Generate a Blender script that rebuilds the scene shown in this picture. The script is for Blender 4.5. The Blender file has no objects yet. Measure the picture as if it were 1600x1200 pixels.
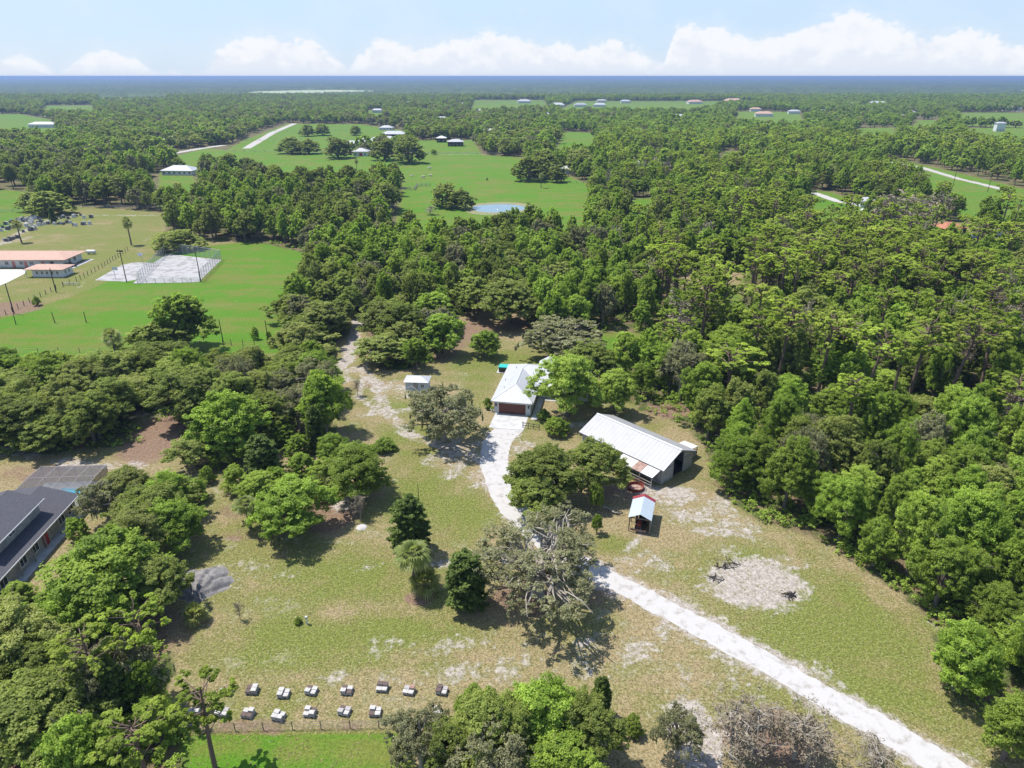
import bpy, math, random
import numpy as np
from mathutils import Vector, Matrix
random.seed(7)
rng = np.random.default_rng(11)
S = bpy.context.scene
COL = S.collection
R = math.radians
# ------------------------------------------------------------ camera
F = 1067.0; H = 60.0; P = math.atan(481 / F)
cam_d = bpy.data.cameras.new('camera'); cam = bpy.data.objects.new('camera', cam_d); COL.objects.link(cam)
cam.location = (0, 0, H); cam.rotation_euler = (math.pi / 2 - P, 0, 0)
cam_d.sensor_width = 36; cam_d.lens = 36 * F / 1600; cam_d.clip_start = 1; cam_d.clip_end = 80000
S.camera = cam
S.render.resolution_x = 1024; S.render.resolution_y = 768
S.view_settings.view_transform = 'Standard'; S.view_settings.look = 'None'
S.view_settings.exposure = 0.80; S.view_settings.gamma = 1
# ------------------------------------------------------------ sun + sky
SUN_EL = R(64); SUN_AZ = R(-66)          # azimuth from +Y towards +X
sd = Vector((math.sin(SUN_AZ) * math.cos(SUN_EL), math.cos(SUN_AZ) * math.cos(SUN_EL), math.sin(SUN_EL)))
sl = bpy.data.lights.new('sun', 'SUN'); sun = bpy.data.objects.new('sun', sl); COL.objects.link(sun)
sl.energy = 4.3; sl.angle = R(0.5); sl.color = (1.0, 0.965, 0.90)
sun.rotation_euler = (-sd).to_track_quat('-Z', 'Y').to_euler(); sun.location = (0, 0, 200)
W = bpy.data.worlds.new('World'); S.world = W; W.use_nodes = True

class NT:
    """tiny node helper"""
    def __init__(s, tree): s.t = tree
    def n(s, typ, **kw):
        nd = s.t.nodes.new(typ)
        ins = kw.pop('ins', {})
        for k, v in kw.items(): setattr(nd, k, v)
        for k, v in ins.items(): s.put(nd.inputs[k], v)
        return nd
    def put(s, sock, v):
        if isinstance(v, bpy.types.NodeSocket): s.t.links.new(v, sock)
        elif isinstance(v, bpy.types.Node): s.t.links.new(v.outputs[0], sock)
        else: sock.default_value = v
    def m(s, op, a, b=None, c=None, clamp=False):
        nd = s.t.nodes.new('ShaderNodeMath'); nd.operation = op; nd.use_clamp = clamp
        for i, v in enumerate((a, b, c)):
            if v is not None: s.put(nd.inputs[i], v)
        return nd.outputs[0]
    def mix(s, f, a, b, mode='MIX'):
        nd = s.t.nodes.new('ShaderNodeMix'); nd.data_type = 'RGBA'; nd.blend_type = mode; nd.clamp_factor = True
        s.put(nd.inputs[0], f)
        for i, v in ((6, a), (7, b)):
            if isinstance(v, tuple) and len(v) == 3: v = (*v, 1)
            s.put(nd.inputs[i], v)
        return nd.outputs[2]
    def noise(s, vec, scale, detail=3, rough=.55, dist=0.0):
        nd = s.t.nodes.new('ShaderNodeTexNoise'); nd.inputs['Scale'].default_value = scale
        nd.inputs['Detail'].default_value = detail; nd.inputs['Roughness'].default_value = rough
        nd.inputs['Distortion'].default_value = dist
        if vec is not None: s.put(nd.inputs['Vector'], vec)
        return nd.outputs['Fac']
    def ss(s, v, a, b):
        nd = s.t.nodes.new('ShaderNodeMapRange'); nd.interpolation_type = 'SMOOTHSTEP'
        s.put(nd.inputs[0], v); nd.inputs[1].default_value = a; nd.inputs[2].default_value = b
        return nd.outputs[0]

def build_sky():
    t = W.node_tree; t.nodes.clear(); N = NT(t)
    out = N.n('ShaderNodeOutputWorld'); bg = N.n('ShaderNodeBackground', ins={'Strength': 0.15})
    sky = N.n('ShaderNodeTexSky', sky_type='NISHITA', sun_disc=False, sun_elevation=SUN_EL, sun_rotation=SUN_AZ,
              altitude=50, air_density=1.0, dust_density=0.6, ozone_density=2.2)
    tc = N.n('ShaderNodeTexCoord'); sep = N.n('ShaderNodeSeparateXYZ', ins={0: tc.outputs['Generated']})
    az = N.m('ARCTAN2', sep.outputs[0], sep.outputs[1])
    el = N.m('MULTIPLY', N.m('ARCSINE', sep.outputs[2]), 57.2958)
    prof = [(0, 96), (50, 90), (92, 113), (120, 98), (165, 76), (215, 92), (245, 112), (325, 106), (348, 74), (410, 57), (500, 66), (545, 102),
            (590, 62), (680, 72), (770, 47), (850, 66), (905, 74), (960, 58), (1018, 92), (1036, 98), (1048, 47), (1110, 38), (1175, 68), (1230, 50),
            (1310, 22), (1375, 46), (1440, 64), (1500, 54), (1560, 72), (1600, 76)]
    cr = N.n('ShaderNodeValToRGB'); e = cr.color_ramp; e.interpolation = 'B_SPLINE'; e.interpolation = 'LINEAR'
    A0 = .75
    pts = []
    for px, py in prof:
        a = math.atan((px - 800) / F / 1.097)
        ev = math.degrees(math.atan((600 - py) / F) - P)
        pts.append(((a + A0) / (2 * A0), max(0.05, ev) / 6))
    while len(e.elements) < len(pts): e.elements.new(.5)
    for i, (p_, v) in enumerate(pts): e.elements[i].position = p_; e.elements[i].color = (v, v, v, 1)
    N.put(cr.inputs[0], N.m('DIVIDE', N.m('ADD', az, A0), 2 * A0))
    # stretch the noise so that billows are about as wide as high
    cmb = N.n('ShaderNodeCombineXYZ', ins={0: N.m('MULTIPLY', az, 57.2958), 1: N.m('MULTIPLY', el, 1.35), 2: 0.0})
    n1 = N.noise(cmb, .55, 7, .58); n2 = N.noise(cmb, 1.6, 6, .6)
    top = N.m('MULTIPLY', cr.outputs[0], 6.0)
    lump = N.m('ADD', N.m('MULTIPLY', N.m('SUBTRACT', n1, .5), 2.0), N.m('MULTIPLY', N.m('SUBTRACT', n2, .5), 1.3))
    lump = N.m('MULTIPLY', lump, N.m('MINIMUM', 1.0, N.m('ADD', .12, N.m('DIVIDE', top, 2.4))))
    d = N.m('SUBTRACT', N.m('ADD', N.m('MULTIPLY', top, 1.02), lump), el)
    edge = N.ss(d, -.14, .50)
    wisp = N.m('MULTIPLY', N.ss(d, -.9, .6), .25)
    mask = N.m('MAXIMUM', edge, wisp)
    low = N.ss(el, -.1, 1.1)                       # cloud bases dissolve in the haze near the horizon
    body = N.m('ADD', .60, N.m('MULTIPLY', low, .36))
    mask = N.m('MULTIPLY', mask, body)
    shade = N.ss(N.m('ADD', n1, N.m('MULTIPLY', N.m('SUBTRACT', N.m('DIVIDE', el, top), .5), .35)), .38, .62)
    cc = N.mix(shade, (3.15, 3.32, 3.68), (3.6, 3.68, 3.85))
    veil = N.m('MULTIPLY', N.ss(N.noise(cmb, .12, 4, .6), .42, .75), .35)
    base = N.mix(N.m('MULTIPLY', N.m('SUBTRACT', 1.0, N.ss(el, 3, 22)), .85), sky.outputs[0], (2.0, 2.62, 3.5))
    base = N.mix(veil, base, (3.1, 3.35, 3.77))
    fin = N.mix(mask, base, cc)
    N.put(bg.inputs[0], fin); t.links.new(bg.outputs[0], out.inputs[0])
build_sky()

# ------------------------------------------------------------ tools
def G(px, py, z=0.0):
    """a point of the photograph on the level plane at height z, in metres"""
    x = (px - 800) / F; y = (600 - py) / F
    dy = math.cos(P) + y * math.sin(P); dz = -math.sin(P) + y * math.cos(P)
    t = (z - H) / dz
    return (x * t, dy * t)
def depth(x, y, z=0): return y * math.cos(P) + (H - z) * math.sin(P)

def tag(o, label=None, cat=None, group=None, kind=None):
    if label: o['label'] = label
    if cat: o['category'] = cat
    if group: o['group'] = group
    if kind: o['kind'] = kind
    return o
def empty(name, loc=(0, 0, 0), rz=0, label=None, cat=None, group=None):
    o = bpy.data.objects.new(name, None); COL.objects.link(o); o.location = loc; o.rotation_euler = (0, 0, rz)
    o.empty_display_size = .5
    return tag(o, label, cat, group)
def copy_tree(o, parent=None, col=COL):
    c = o.copy(); col.objects.link(c)
    if parent is not None: c.parent = parent
    for ch in o.children: copy_tree(ch, c, col)
    return c

class MB:
    def __init__(s): s.v = []; s.f = []; s.mi = []; s.cur = 0
    def add(s, vs, fs):
        o = len(s.v); s.v += [tuple(v) for v in vs]; s.f += [tuple(i + o for i in f) for f in fs]; s.mi += [s.cur] * len(fs)
        return s
    def box(s, x0, y0, z0, x1, y1, z1):
        return s.add([(x0, y0, z0), (x1, y0, z0), (x1, y1, z0), (x0, y1, z0), (x0, y0, z1), (x1, y0, z1), (x1, y1, z1), (x0, y1, z1)],
                     [(0, 3, 2, 1), (4, 5, 6, 7), (0, 1, 5, 4), (1, 2, 6, 5), (2, 3, 7, 6), (3, 0, 4, 7)])
    def rbox(s, c, sx, sy, z0, z1, rz=0):
        ca, sa = math.cos(rz), math.sin(rz); q = []
        for z in (z0, z1):
            for a, b in ((-1, -1), (1, -1), (1, 1), (-1, 1)):
                x, y = a * sx / 2, b * sy / 2; q.append((c[0] + x * ca - y * sa, c[1] + x * sa + y * ca, z))
        return s.add(q, [(0, 3, 2, 1), (4, 5, 6, 7), (0, 1, 5, 4), (1, 2, 6, 5), (2, 3, 7, 6), (3, 0, 4, 7)])
    def face(s, *p): return s.add(p, [tuple(range(len(p)))])
    def slab(s, pts, t):
        """a flat polygon given thickness t downwards"""
        n = len(pts); lo = [(p[0], p[1], p[2] - t) for p in pts]
        return s.add(list(pts) + lo, [tuple(range(n)), tuple(range(2 * n - 1, n - 1, -1))] + [(i, i + n, (i + 1) % n + n, (i + 1) % n) for i in range(n)])
    def tube(s, pts, rad, n=6, cap=True):
        pts = [Vector(p) for p in pts]
        if not hasattr(rad, '__len__'): rad = [rad] * len(pts)
        ref = Vector((0.31, 0.95, 0.05)); vs = []
        for i, p in enumerate(pts):
            d = (pts[min(i + 1, len(pts) - 1)] - pts[max(i - 1, 0)])
            if d.length < 1e-6: d = Vector((0, 0, 1))
            d.normalize(); a = d.cross(ref)
            if a.length < .1: a = d.cross(Vector((1, 0, 0)))
            a.normalize(); b = d.cross(a)
            for k in range(n):
                th = 2 * math.pi * k / n; vs.append(p + (a * math.cos(th) + b * math.sin(th)) * rad[i])
        fs = []
        for i in range(len(pts) - 1):
            for k in range(n): fs.append((i * n + k, i * n + (k + 1) % n, (i + 1) * n + (k + 1) % n, (i + 1) * n + k))
        if cap: fs += [tuple(range(n)), tuple(range((len(pts) - 1) * n, len(pts) * n))]
        return s.add(vs, fs)
    def lathe(s, prof, n=16, c=(0, 0)):
        vs = []; m = len(prof)
        for r, z in prof:
            for k in range(n): th = 2 * math.pi * k / n; vs.append((c[0] + r * math.cos(th), c[1] + r * math.sin(th), z))
        fs = [(i * n + k, i * n + (k + 1) % n, (i + 1) * n + (k + 1) % n, (i + 1) * n + k) for i in range(m - 1) for k in range(n)]
        return s.add(vs, fs)
    def mesh(s, name, mats):
        me = bpy.data.meshes.new(name); me.from_pydata(s.v, [], s.f)
        for m in (mats if isinstance(mats, (list, tuple)) else [mats]): me.materials.append(m)
        me.polygons.foreach_set('material_index', s.mi); me.update(); return me
    def build(s, name, mats, parent=None, label=None, smooth=False):
        me = s.mesh(name, mats)
        if smooth: me.polygons.foreach_set('use_smooth', [True] * len(me.polygons))
        o = bpy.data.objects.new(name, me); COL.objects.link(o)
        if parent is not None: o.parent = parent
        if label: o['label'] = label
        return o

# ------------------------------------------------------------ materials
def mat(name, col, rough=.8, var=.12, scale=3.0, metal=0, bump=0.0, spec=.4, col2=None, ramp=(.4, .65), stretch=(1, 1, 1)):
    col = tuple(c * .82 for c in col); col2 = tuple(c * .82 for c in col2) if col2 else None
    m = bpy.data.materials.new(name); m.use_nodes = True; t = m.node_tree; N = NT(t); b = t.nodes['Principled BSDF']
    b.inputs['Roughness'].default_value = rough; b.inputs['Metallic'].default_value = metal; b.inputs['Specular IOR Level'].default_value = spec
    tc = N.n('ShaderNodeTexCoord'); mp = N.n('ShaderNodeMapping', ins={0: tc.outputs['Object'], 3: stretch})
    nz = N.noise(mp, scale, 5, .6)
    if col2: c = N.mix(N.ss(nz, *ramp), col, col2)
    else: c = N.mix(nz, tuple(x * (1 - var * 1.6) for x in col), tuple(min(1, x * (1 + var * 1.6)) for x in col))
    N.put(b.inputs['Base Color'], c)
    if bump: bp = N.n('ShaderNodeBump', ins={'Strength': bump, 'Distance': .1, 'Height': nz}); N.put(b.inputs['Normal'], bp)
    return m
def roof_metal(name, col, col2, axis=0, pitch=.45, dirt=.45, rough=.42):
    """standing seam sheet: seams every pitch metres across the axis, patchy weathering"""
    m = bpy.data.materials.new(name); m.use_nodes = True; t = m.node_tree; N = NT(t); b = t.nodes['Principled BSDF']
    tc = N.n('ShaderNodeTexCoord'); sp = N.n('ShaderNodeSeparateXYZ', ins={0: tc.outputs['Object']})
    fr = N.m('FRACT', N.m('DIVIDE', sp.outputs[axis], pitch))
    seam = N.m('LESS_THAN', fr, .09)
    mp = N.n('ShaderNodeMapping', ins={0: tc.outputs['Object'], 3: (1, 1, 1)})
    nz = N.noise(mp, .55, 6, .65); n2 = N.noise(mp, 4.0, 4, .6)
    sheet = N.n('ShaderNodeTexWhiteNoise', noise_dimensions='1D', ins={'W': N.m('FLOOR', N.m('DIVIDE', sp.outputs[axis], pitch * 2))})
    f = N.m('ADD', N.m('MULTIPLY', N.ss(nz, .42, .7), dirt), N.m('MULTIPLY', sheet.outputs[0], .22))
    c = N.mix(f, col, col2); c = N.mix(N.m('MULTIPLY', N.ss(n2, .5, .8), .25), c, tuple(x * .7 for x in col2))
    c = N.mix(N.m('MULTIPLY', seam, .35), c, tuple(x * .6 for x in col))
    N.put(b.inputs['Base Color'], c); b.inputs['Roughness'].default_value = rough; b.inputs['Specular IOR Level'].default_value = .5
    bp = N.n('ShaderNodeBump', ins={'Strength': .6, 'Distance': .04, 'Height': seam}); N.put(b.inputs['Normal'], bp)
    return m
def leaf_mat(name, c1, c2, c3, trans=.28, rough=.6, hue_var=1.0):
    m = bpy.data.materials.new(name); m.use_nodes = True; t = m.node_tree; t.nodes.clear(); N = NT(t)
    out = N.n('ShaderNodeOutputMaterial')
    at = N.n('ShaderNodeAttribute', attribute_name='tone'); oi = N.n('ShaderNodeObjectInfo')
    sp = N.n('ShaderNodeSeparateColor', ins={0: at.outputs['Color']})
    tree = oi.outputs['Random']
    f = N.m('ADD', N.m('MULTIPLY', sp.outputs[0], .35), N.m('ADD', N.m('MULTIPLY', sp.outputs[1], .33), N.m('MULTIPLY', sp.outputs[2], .32)), clamp=True)
    f = N.ss(f, .22, .80)
    c = N.mix(f, c1, c2)
    c = N.mix(N.m('MULTIPLY', N.ss(tree, .45, 1.0), .55 * hue_var), c, c3)
    k = N.m('ADD', 1 - .32 * hue_var, N.m('MULTIPLY', N.m('FRACT', N.m('MULTIPLY', tree, 7.31)), .62 * hue_var))
    hsv = N.n('ShaderNodeHueSaturation', ins={'Value': k, 'Color': c})
    c = hsv.outputs[0]
    pr = N.n('ShaderNodeBsdfPrincipled', ins={'Base Color': c, 'Roughness': rough, 'Specular IOR Level': .18})
    tr = N.n('ShaderNodeBsdfTranslucent', ins={0: N.mix(.5, c, (c2[0] * 1.2, c2[1] * 1.35, c2[2] * .6))})
    mx = N.n('ShaderNodeMixShader', ins={0: trans, 1: pr.outputs[0], 2: tr.outputs[0]})
    t.links.new(mx.outputs[0], out.inputs[0])
    return m
M = {}
M['oak'] = leaf_mat('oak_leaves', (.13, .165, .036), (.315, .365, .09), (.32, .32, .11), .50)
M['broad'] = leaf_mat('broadleaf_leaves', (.135, .20, .03), (.335, .45, .075), (.36, .42, .085), .52)
M['pine'] = leaf_mat('pine_needles', (.18, .24, .036), (.40, .49, .075), (.38, .40, .09), .48)
M['moss'] = leaf_mat('moss_oak_leaves', (.165, .165, .085), (.33, .325, .175), (.32, .305, .17), .42, hue_var=.3)
M['column'] = leaf_mat('dense_leaves', (.07, .105, .02), (.165, .225, .05), (.14, .20, .04), .4, hue_var=.2)
M['bright'] = leaf_mat('bright_leaves', (.14, .21, .03), (.31, .41, .06), (.32, .40, .07), .46, hue_var=.5)
M['palm'] = leaf_mat('palm_fronds', (.15, .185, .05), (.40, .41, .15), (.38, .36, .12), .38, rough=.45, hue_var=.4)
M['dry'] = leaf_mat('dry_twigs', (.17, .14, .095), (.28, .235, .165), (.25, .20, .14), .12, hue_var=.5)
M['bark'] = mat('bark_grey', (.16, .135, .11), .9, .25, 2.0, bump=.5)
M['pbark'] = mat('bark_pine', (.17, .115, .085), .9, .25, 2.0, bump=.5)
M['pale'] = mat('bark_bleached', (.33, .29, .235), .85, .2, 2.0, bump=.3)
M['white'] = mat('white_paint', (.74, .74, .72), .6, .05)
M['offwhite'] = mat('offwhite_wall', (.62, .63, .62), .75, .07)
M['greywall'] = mat('grey_block_wall', (.42, .41, .39), .85, .1, 1.5, col2=(.30, .29, .27))
M['bluewhite'] = mat('pale_blue_wall', (.56, .62, .66), .7, .06)
M['glass'] = mat('window_glass', (.03, .04, .05), .08, .2, spec=.8)
M['wood'] = mat('weathered_wood', (.20, .16, .12), .9, .22, 3, bump=.3)
M['greywood'] = mat('grey_weathered_wood', (.36, .34, .32), .9, .2, 3, bump=.3)
M['darkpost'] = mat('dark_creosote_post', (.045, .036, .03), .9, .2)
M['galv'] = mat('galvanised_steel', (.45, .46, .46), .45, .1, metal=.6)
M['concrete'] = mat('concrete', (.50, .49, .48), .85, .08, .8, col2=(.40, .39, .38), bump=.1)
M['roofhouse'] = roof_metal('white_house_roof', (.38, .38, .39), (.30, .305, .315), 0, .42, .35)
M['roofbarn'] = roof_metal('barn_roof', (.30, .297, .305), (.235, .232, .238), 1, .8, .4)
M['roofblue'] = roof_metal('blue_white_roof', (.37, .42, .46), (.30, .35, .38), 1, .5, .3)
M['roofawn'] = roof_metal('awning_sheet', (.56, .55, .52), (.36, .35, .33), 0, .3, .6)
M['rust'] = mat('rusty_sheet', (.27, .15, .115), .8, .2, 2, col2=(.38, .27, .22))
M['redroof'] = mat('red_sheet', (.25, .03, .04), .5, .15, 2)
M['darkshingle'] = mat('dark_shingles', (.055, .055, .068), .85, .2, 6, col2=(.085, .082, .095), bump=.4)
M['tanroof'] = mat('tan_shingles', (.52, .33, .25), .85, .08, 2.0, col2=(.42, .27, .21))
M['brown'] = mat('brown_door_panels', (.17, .055, .038), .55, .15, 2)
M['red'] = mat('red_door', (.42, .03, .03), .5, .1)
M['black'] = mat('black_trim', (.02, .02, .022), .5, .2)
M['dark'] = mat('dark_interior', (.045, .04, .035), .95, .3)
M['teal'] = mat('teal_cover', (.03, .42, .38), .5, .1)
M['rim'] = mat('rusted_red_ring', (.27, .05, .03), .7, .25, 3)
M['sandheap'] = mat('sand_heap', (.24, .225, .215), .95, .15, 1.2, col2=(.15, .14, .14), bump=.6)
M['char'] = mat('charred_wood', (.03, .025, .024), .95, .3)
M['pink'] = mat('pink_door', (.62, .26, .22), .6, .1)
M['stone'] = mat('pale_headstone', (.60, .59, .57), .8, .1)
M['darkstone'] = mat('dark_headstone', (.13, .13, .14), .5, .1)
M['hivebrown'] = mat('brown_hive_paint', (.11, .075, .065), .8, .2, 4)
M['hivewhite'] = mat('white_hive_paint', (.50, .485, .46), .8, .12, 5, col2=(.36, .33, .30))
M['hivegrey'] = mat('grey_hive_paint', (.36, .33, .32), .8, .15, 4)
M['carwhite'] = mat('white_car_paint', (.75, .76, .78), .25, .02, spec=.6)
M['carblue'] = mat('pale_blue_car_paint', (.35, .45, .62), .25, .02, spec=.6)
M['cardark'] = mat('dark_car_paint', (.03, .03, .04), .25, .02, spec=.6)
M['rubber'] = mat('tyre_rubber', (.02, .02, .02), .9, .1)
M['hide'] = mat('pale_hide', (.55, .50, .43), .9, .15)
M['darkhide'] = mat('dark_hide', (.04, .03, .028), .9, .15)
M['orange'] = mat('orange_roof', (.40, .16, .09), .8, .15, 1)
# screen mesh of the pool cage: mostly see-through dark weave
def screen_mat():
    m = bpy.data.materials.new('insect_screen'); m.use_nodes = True; t = m.node_tree; t.nodes.clear(); N = NT(t)
    out = N.n('ShaderNodeOutputMaterial'); a = N.n('ShaderNodeBsdfTransparent'); b = N.n('ShaderNodeBsdfDiffuse', ins={0: (.10, .10, .115, 1)})
    mx = N.n('ShaderNodeMixShader', ins={0: .5, 1: a.outputs[0], 2: b.outputs[0]}); t.links.new(mx.outputs[0], out.inputs[0]); return m
M['screen'] = screen_mat()
def link_mat():
    m = bpy.data.materials.new('chain_link'); m.use_nodes = True; t = m.node_tree; t.nodes.clear(); N = NT(t)
    out = N.n('ShaderNodeOutputMaterial'); a = N.n('ShaderNodeBsdfTransparent'); b = N.n('ShaderNodeBsdfDiffuse', ins={0: (.45, .46, .46, 1)})
    mx = N.n('ShaderNodeMixShader', ins={0: .22, 1: a.outputs[0], 2: b.outputs[0]}); t.links.new(mx.outputs[0], out.inputs[0]); return m
M['link'] = link_mat()
def water_mat(name, col, rough=.06):
    m = bpy.data.materials.new(name); m.use_nodes = True; t = m.node_tree; N = NT(t); b = t.nodes['Principled BSDF']
    b.inputs['Base Color'].default_value = (*col, 1); b.inputs['Roughness'].default_value = rough; b.inputs['IOR'].default_value = 1.33
    tc = N.n('ShaderNodeTexCoord'); nz = N.noise(tc.outputs['Object'], 2.5, 3)
    bp = N.n('ShaderNodeBump', ins={'Strength': .08, 'Distance': .1, 'Height': nz}); N.put(b.inputs['Normal'], bp); return m
M['pond'] = water_mat('pond_water', (.13, .19, .22)); M['pool'] = water_mat('pool_water', (.10, .42, .55))

# ------------------------------------------------------------ layout: clearings as ground polygons (third value: height at which that photo point was read)
def poly(l): return np.array([G(*p) for p in l])
CLEAR = {
 'paddock': poly([(288, 1290), (1720, 1300), (1610, 1185), (1545, 1130), (1480, 1070), (1462, 985), (1410, 930), (1335, 885), (1290, 850), (1190, 815), (1118, 768), (1100, 705),
                  (1080, 668), (1000, 640), (965, 612), (940, 590), (850, 560), (835, 525), (815, 490), (745, 480), (712, 500), (700, 545), (640, 575), (590, 580), (575, 530), (558, 500), (535, 520), (510, 575),
                  (520, 640), (520, 680), (430, 690), (330, 690), (300, 700), (240, 650), (215, 640), (200, 655), (235, 690), (160, 700), (0, 715), (-120, 720), (-120, 980), (-20, 1085), (85, 1030), (140, 990), (262, 965), (262, 1080), (288, 1140)]),
 'ballfield': poly([(-90, 545, 8), (60, 545, 8), (200, 550, 8), (300, 552, 3), (320, 585, 0), (430, 592, 0), (455, 552, 0), (452, 500, 0), (480, 445, 0), (490, 398, 0), (410, 380), (330, 378), (255, 372), (262, 334), (130, 322), (-90, 322)]),
 'pasture': poly([(612, 348, 7), (700, 360, 7), (790, 345, 7), (912, 345, 7), (925, 290), (880, 272), (835, 280), (815, 246), (690, 238), (640, 242), (618, 262), (628, 290)]),
 'pasture_b': poly([(390, 268, 8), (500, 275, 8), (600, 268, 8), (640, 245), (500, 238), (380, 236), (320, 232), (262, 247), (290, 268, 0)]),
 'pasture_c': poly([(350, 237), (520, 239), (620, 226), (640, 205), (560, 194), (450, 193), (425, 203), (385, 217)]),
 'pasture_d': poly([(-60, 205, 8), (95, 207, 8), (85, 188), (30, 178), (-60, 178)]),
 'pasture_e': poly([(645, 240, 6), (760, 240, 6), (740, 219), (650, 219)]),
 'pasture_f': poly([(860, 240, 8), (925, 236, 8), (930, 208), (880, 205)]),
 'yard_a': poly([(0, 345, 6), (40, 335, 0), (45, 300), (0, 296), (-60, 300)]),
 'yard_b': poly([(240, 300, 8), (320, 302, 8), (300, 272), (250, 268)]),
 'lot_a': poly([(1268, 345, 8), (1350, 340, 8), (1350, 320), (1300, 300), (1268, 298)]),
 'lot_b': poly([(1378, 262, 0), (1440, 285, 5), (1530, 325, 7), (1600, 335, 7), (1620, 300), (1540, 280), (1440, 257), (1385, 248)]),
 'lot_c': poly([(1430, 372, 5), (1520, 378, 5), (1520, 350, 0), (1450, 345, 0)]),
 'gap_a': poly([(985, 345, 9), (1020, 345, 9), (1020, 310), (985, 310)]),
 'gap_b': poly([(930, 560, 3), (1010, 552, 3), (1010, 520), (930, 520)]),
 'gap_c': poly([(1045, 560, 3), (1080, 555, 3), (1080, 520), (1035, 510)]),
 'gap_d': poly([(1130, 500, 3), (1165, 500, 3), (1160, 460), (1130, 460)]),
 'gap_e': poly([(1060, 440, 6), (1160, 445, 6), (1160, 425), (1060, 425)]),
 'field_r': poly([(1500, 215, 8), (1640, 222, 8), (1640, 200), (1510, 200)]),
 'field_s': poly([(1500, 186, 8), (1640, 190, 8), (1640, 176), (1500, 176)]),
 'field_t': poly([(735, 164, 12), (860, 164, 12), (850, 156), (740, 156)]),
 'field_u': poly([(860, 168, 12), (1090, 167, 12), (1160, 158), (900, 158)]),
 'field_v': poly([(1150, 186, 12), (1260, 187, 12), (1250, 175), (1150, 174)]),
 'field_x0': poly([(150, 151, 13), (262, 150, 13), (254, 146), (162, 147)]),
 'field_x3': poly([(1330, 207, 13), (1405, 206, 13), (1397, 199), (1342, 200)]),
 'field_x6': poly([(60, 169, 13), (150, 168, 13), (142, 164), (72, 165)]),
 'field_x11': poly([(1420, 194, 13), (1470, 193, 13), (1462, 187), (1432, 188)]),
 'field_x14': poly([(1120, 246, 13), (1160, 245, 13), (1152, 236), (1132, 237)]),
 'field_w': poly([(575, 178, 12), (600, 178, 12), (600, 172), (575, 172)]),
}
LUSH = ['pasture', 'pasture_b', 'pasture_c', 'pasture_d', 'pasture_e', 'pasture_f', 'lot_a', 'lot_b', 'gap_b', 'gap_c', 'gap_d', 'gap_a', 'field_r', 'field_s', 'yard_b', 'yard_a', 'field_t', 'field_u', 'field_v', 'field_w']
LUSH += [k for k in CLEAR if k.startswith('field_x')]
def inside(pg, X, Y):
    r = np.zeros(X.shape, bool); n = len(pg)
    for i in range(n):
        x0, y0 = pg[i]; x1, y1 = pg[(i + 1) % n]
        c = ((y0 > Y) != (y1 > Y)) & (X < (x1 - x0) * (Y - y0) / (y1 - y0 + 1e-12) + x0)
        r ^= c
    return r
def dseg(X, Y, pts, closed=False):
    d = np.full(X.shape, 1e9); m = len(pts)
    for i in range(m if closed else m - 1):
        a = pts[i]; b = pts[(i + 1) % m]; dx, dy = b[0] - a[0], b[1] - a[1]
        t = np.clip(((X - a[0]) * dx + (Y - a[1]) * dy) / (dx * dx + dy * dy + 1e-9), 0, 1)
        d = np.minimum(d, np.hypot(X - a[0] - t * dx, Y - a[1] - t * dy))
    return d
def sdf(pg, X, Y):
    d = dseg(X, Y, pg, True); return np.where(inside(pg, X, Y), d, -d)
def sstep(v, a, b):
    t = np.clip((v - a) / (b - a), 0, 1); return t * t * (3 - 2 * t)
def dense(pts, step=1.0):
    """Catmull-Rom resampling of a polyline"""
    P_ = [np.array(p, float) for p in pts]; P_ = [2 * P_[0] - P_[1]] + P_ + [2 * P_[-1] - P_[-2]]; out = []
    for i in range(1, len(P_) - 2):
        n = max(2, int(np.linalg.norm(P_[i + 1] - P_[i]) / step))
        for k in range(n):
            t = k / n; a, b, c, d = P_[i - 1], P_[i], P_[i + 1], P_[i + 2]
            out.append(.5 * ((2 * b) + (c - a) * t + (2 * a - 5 * b + 4 * c - d) * t * t + (3 * b - a - 3 * c + d) * t ** 3))
    out.append(P_[-2]); return np.array(out)
DRIVE = dense([G(*p) for p in [(796, 668), (778, 690), (772, 722), (783, 760), (803, 795), (833, 828), (880, 868), (948, 903), (1040, 951), (1150, 1011), (1270, 1077), (1400, 1152), (1510, 1217), (1640, 1300)]], 1.5)

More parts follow.
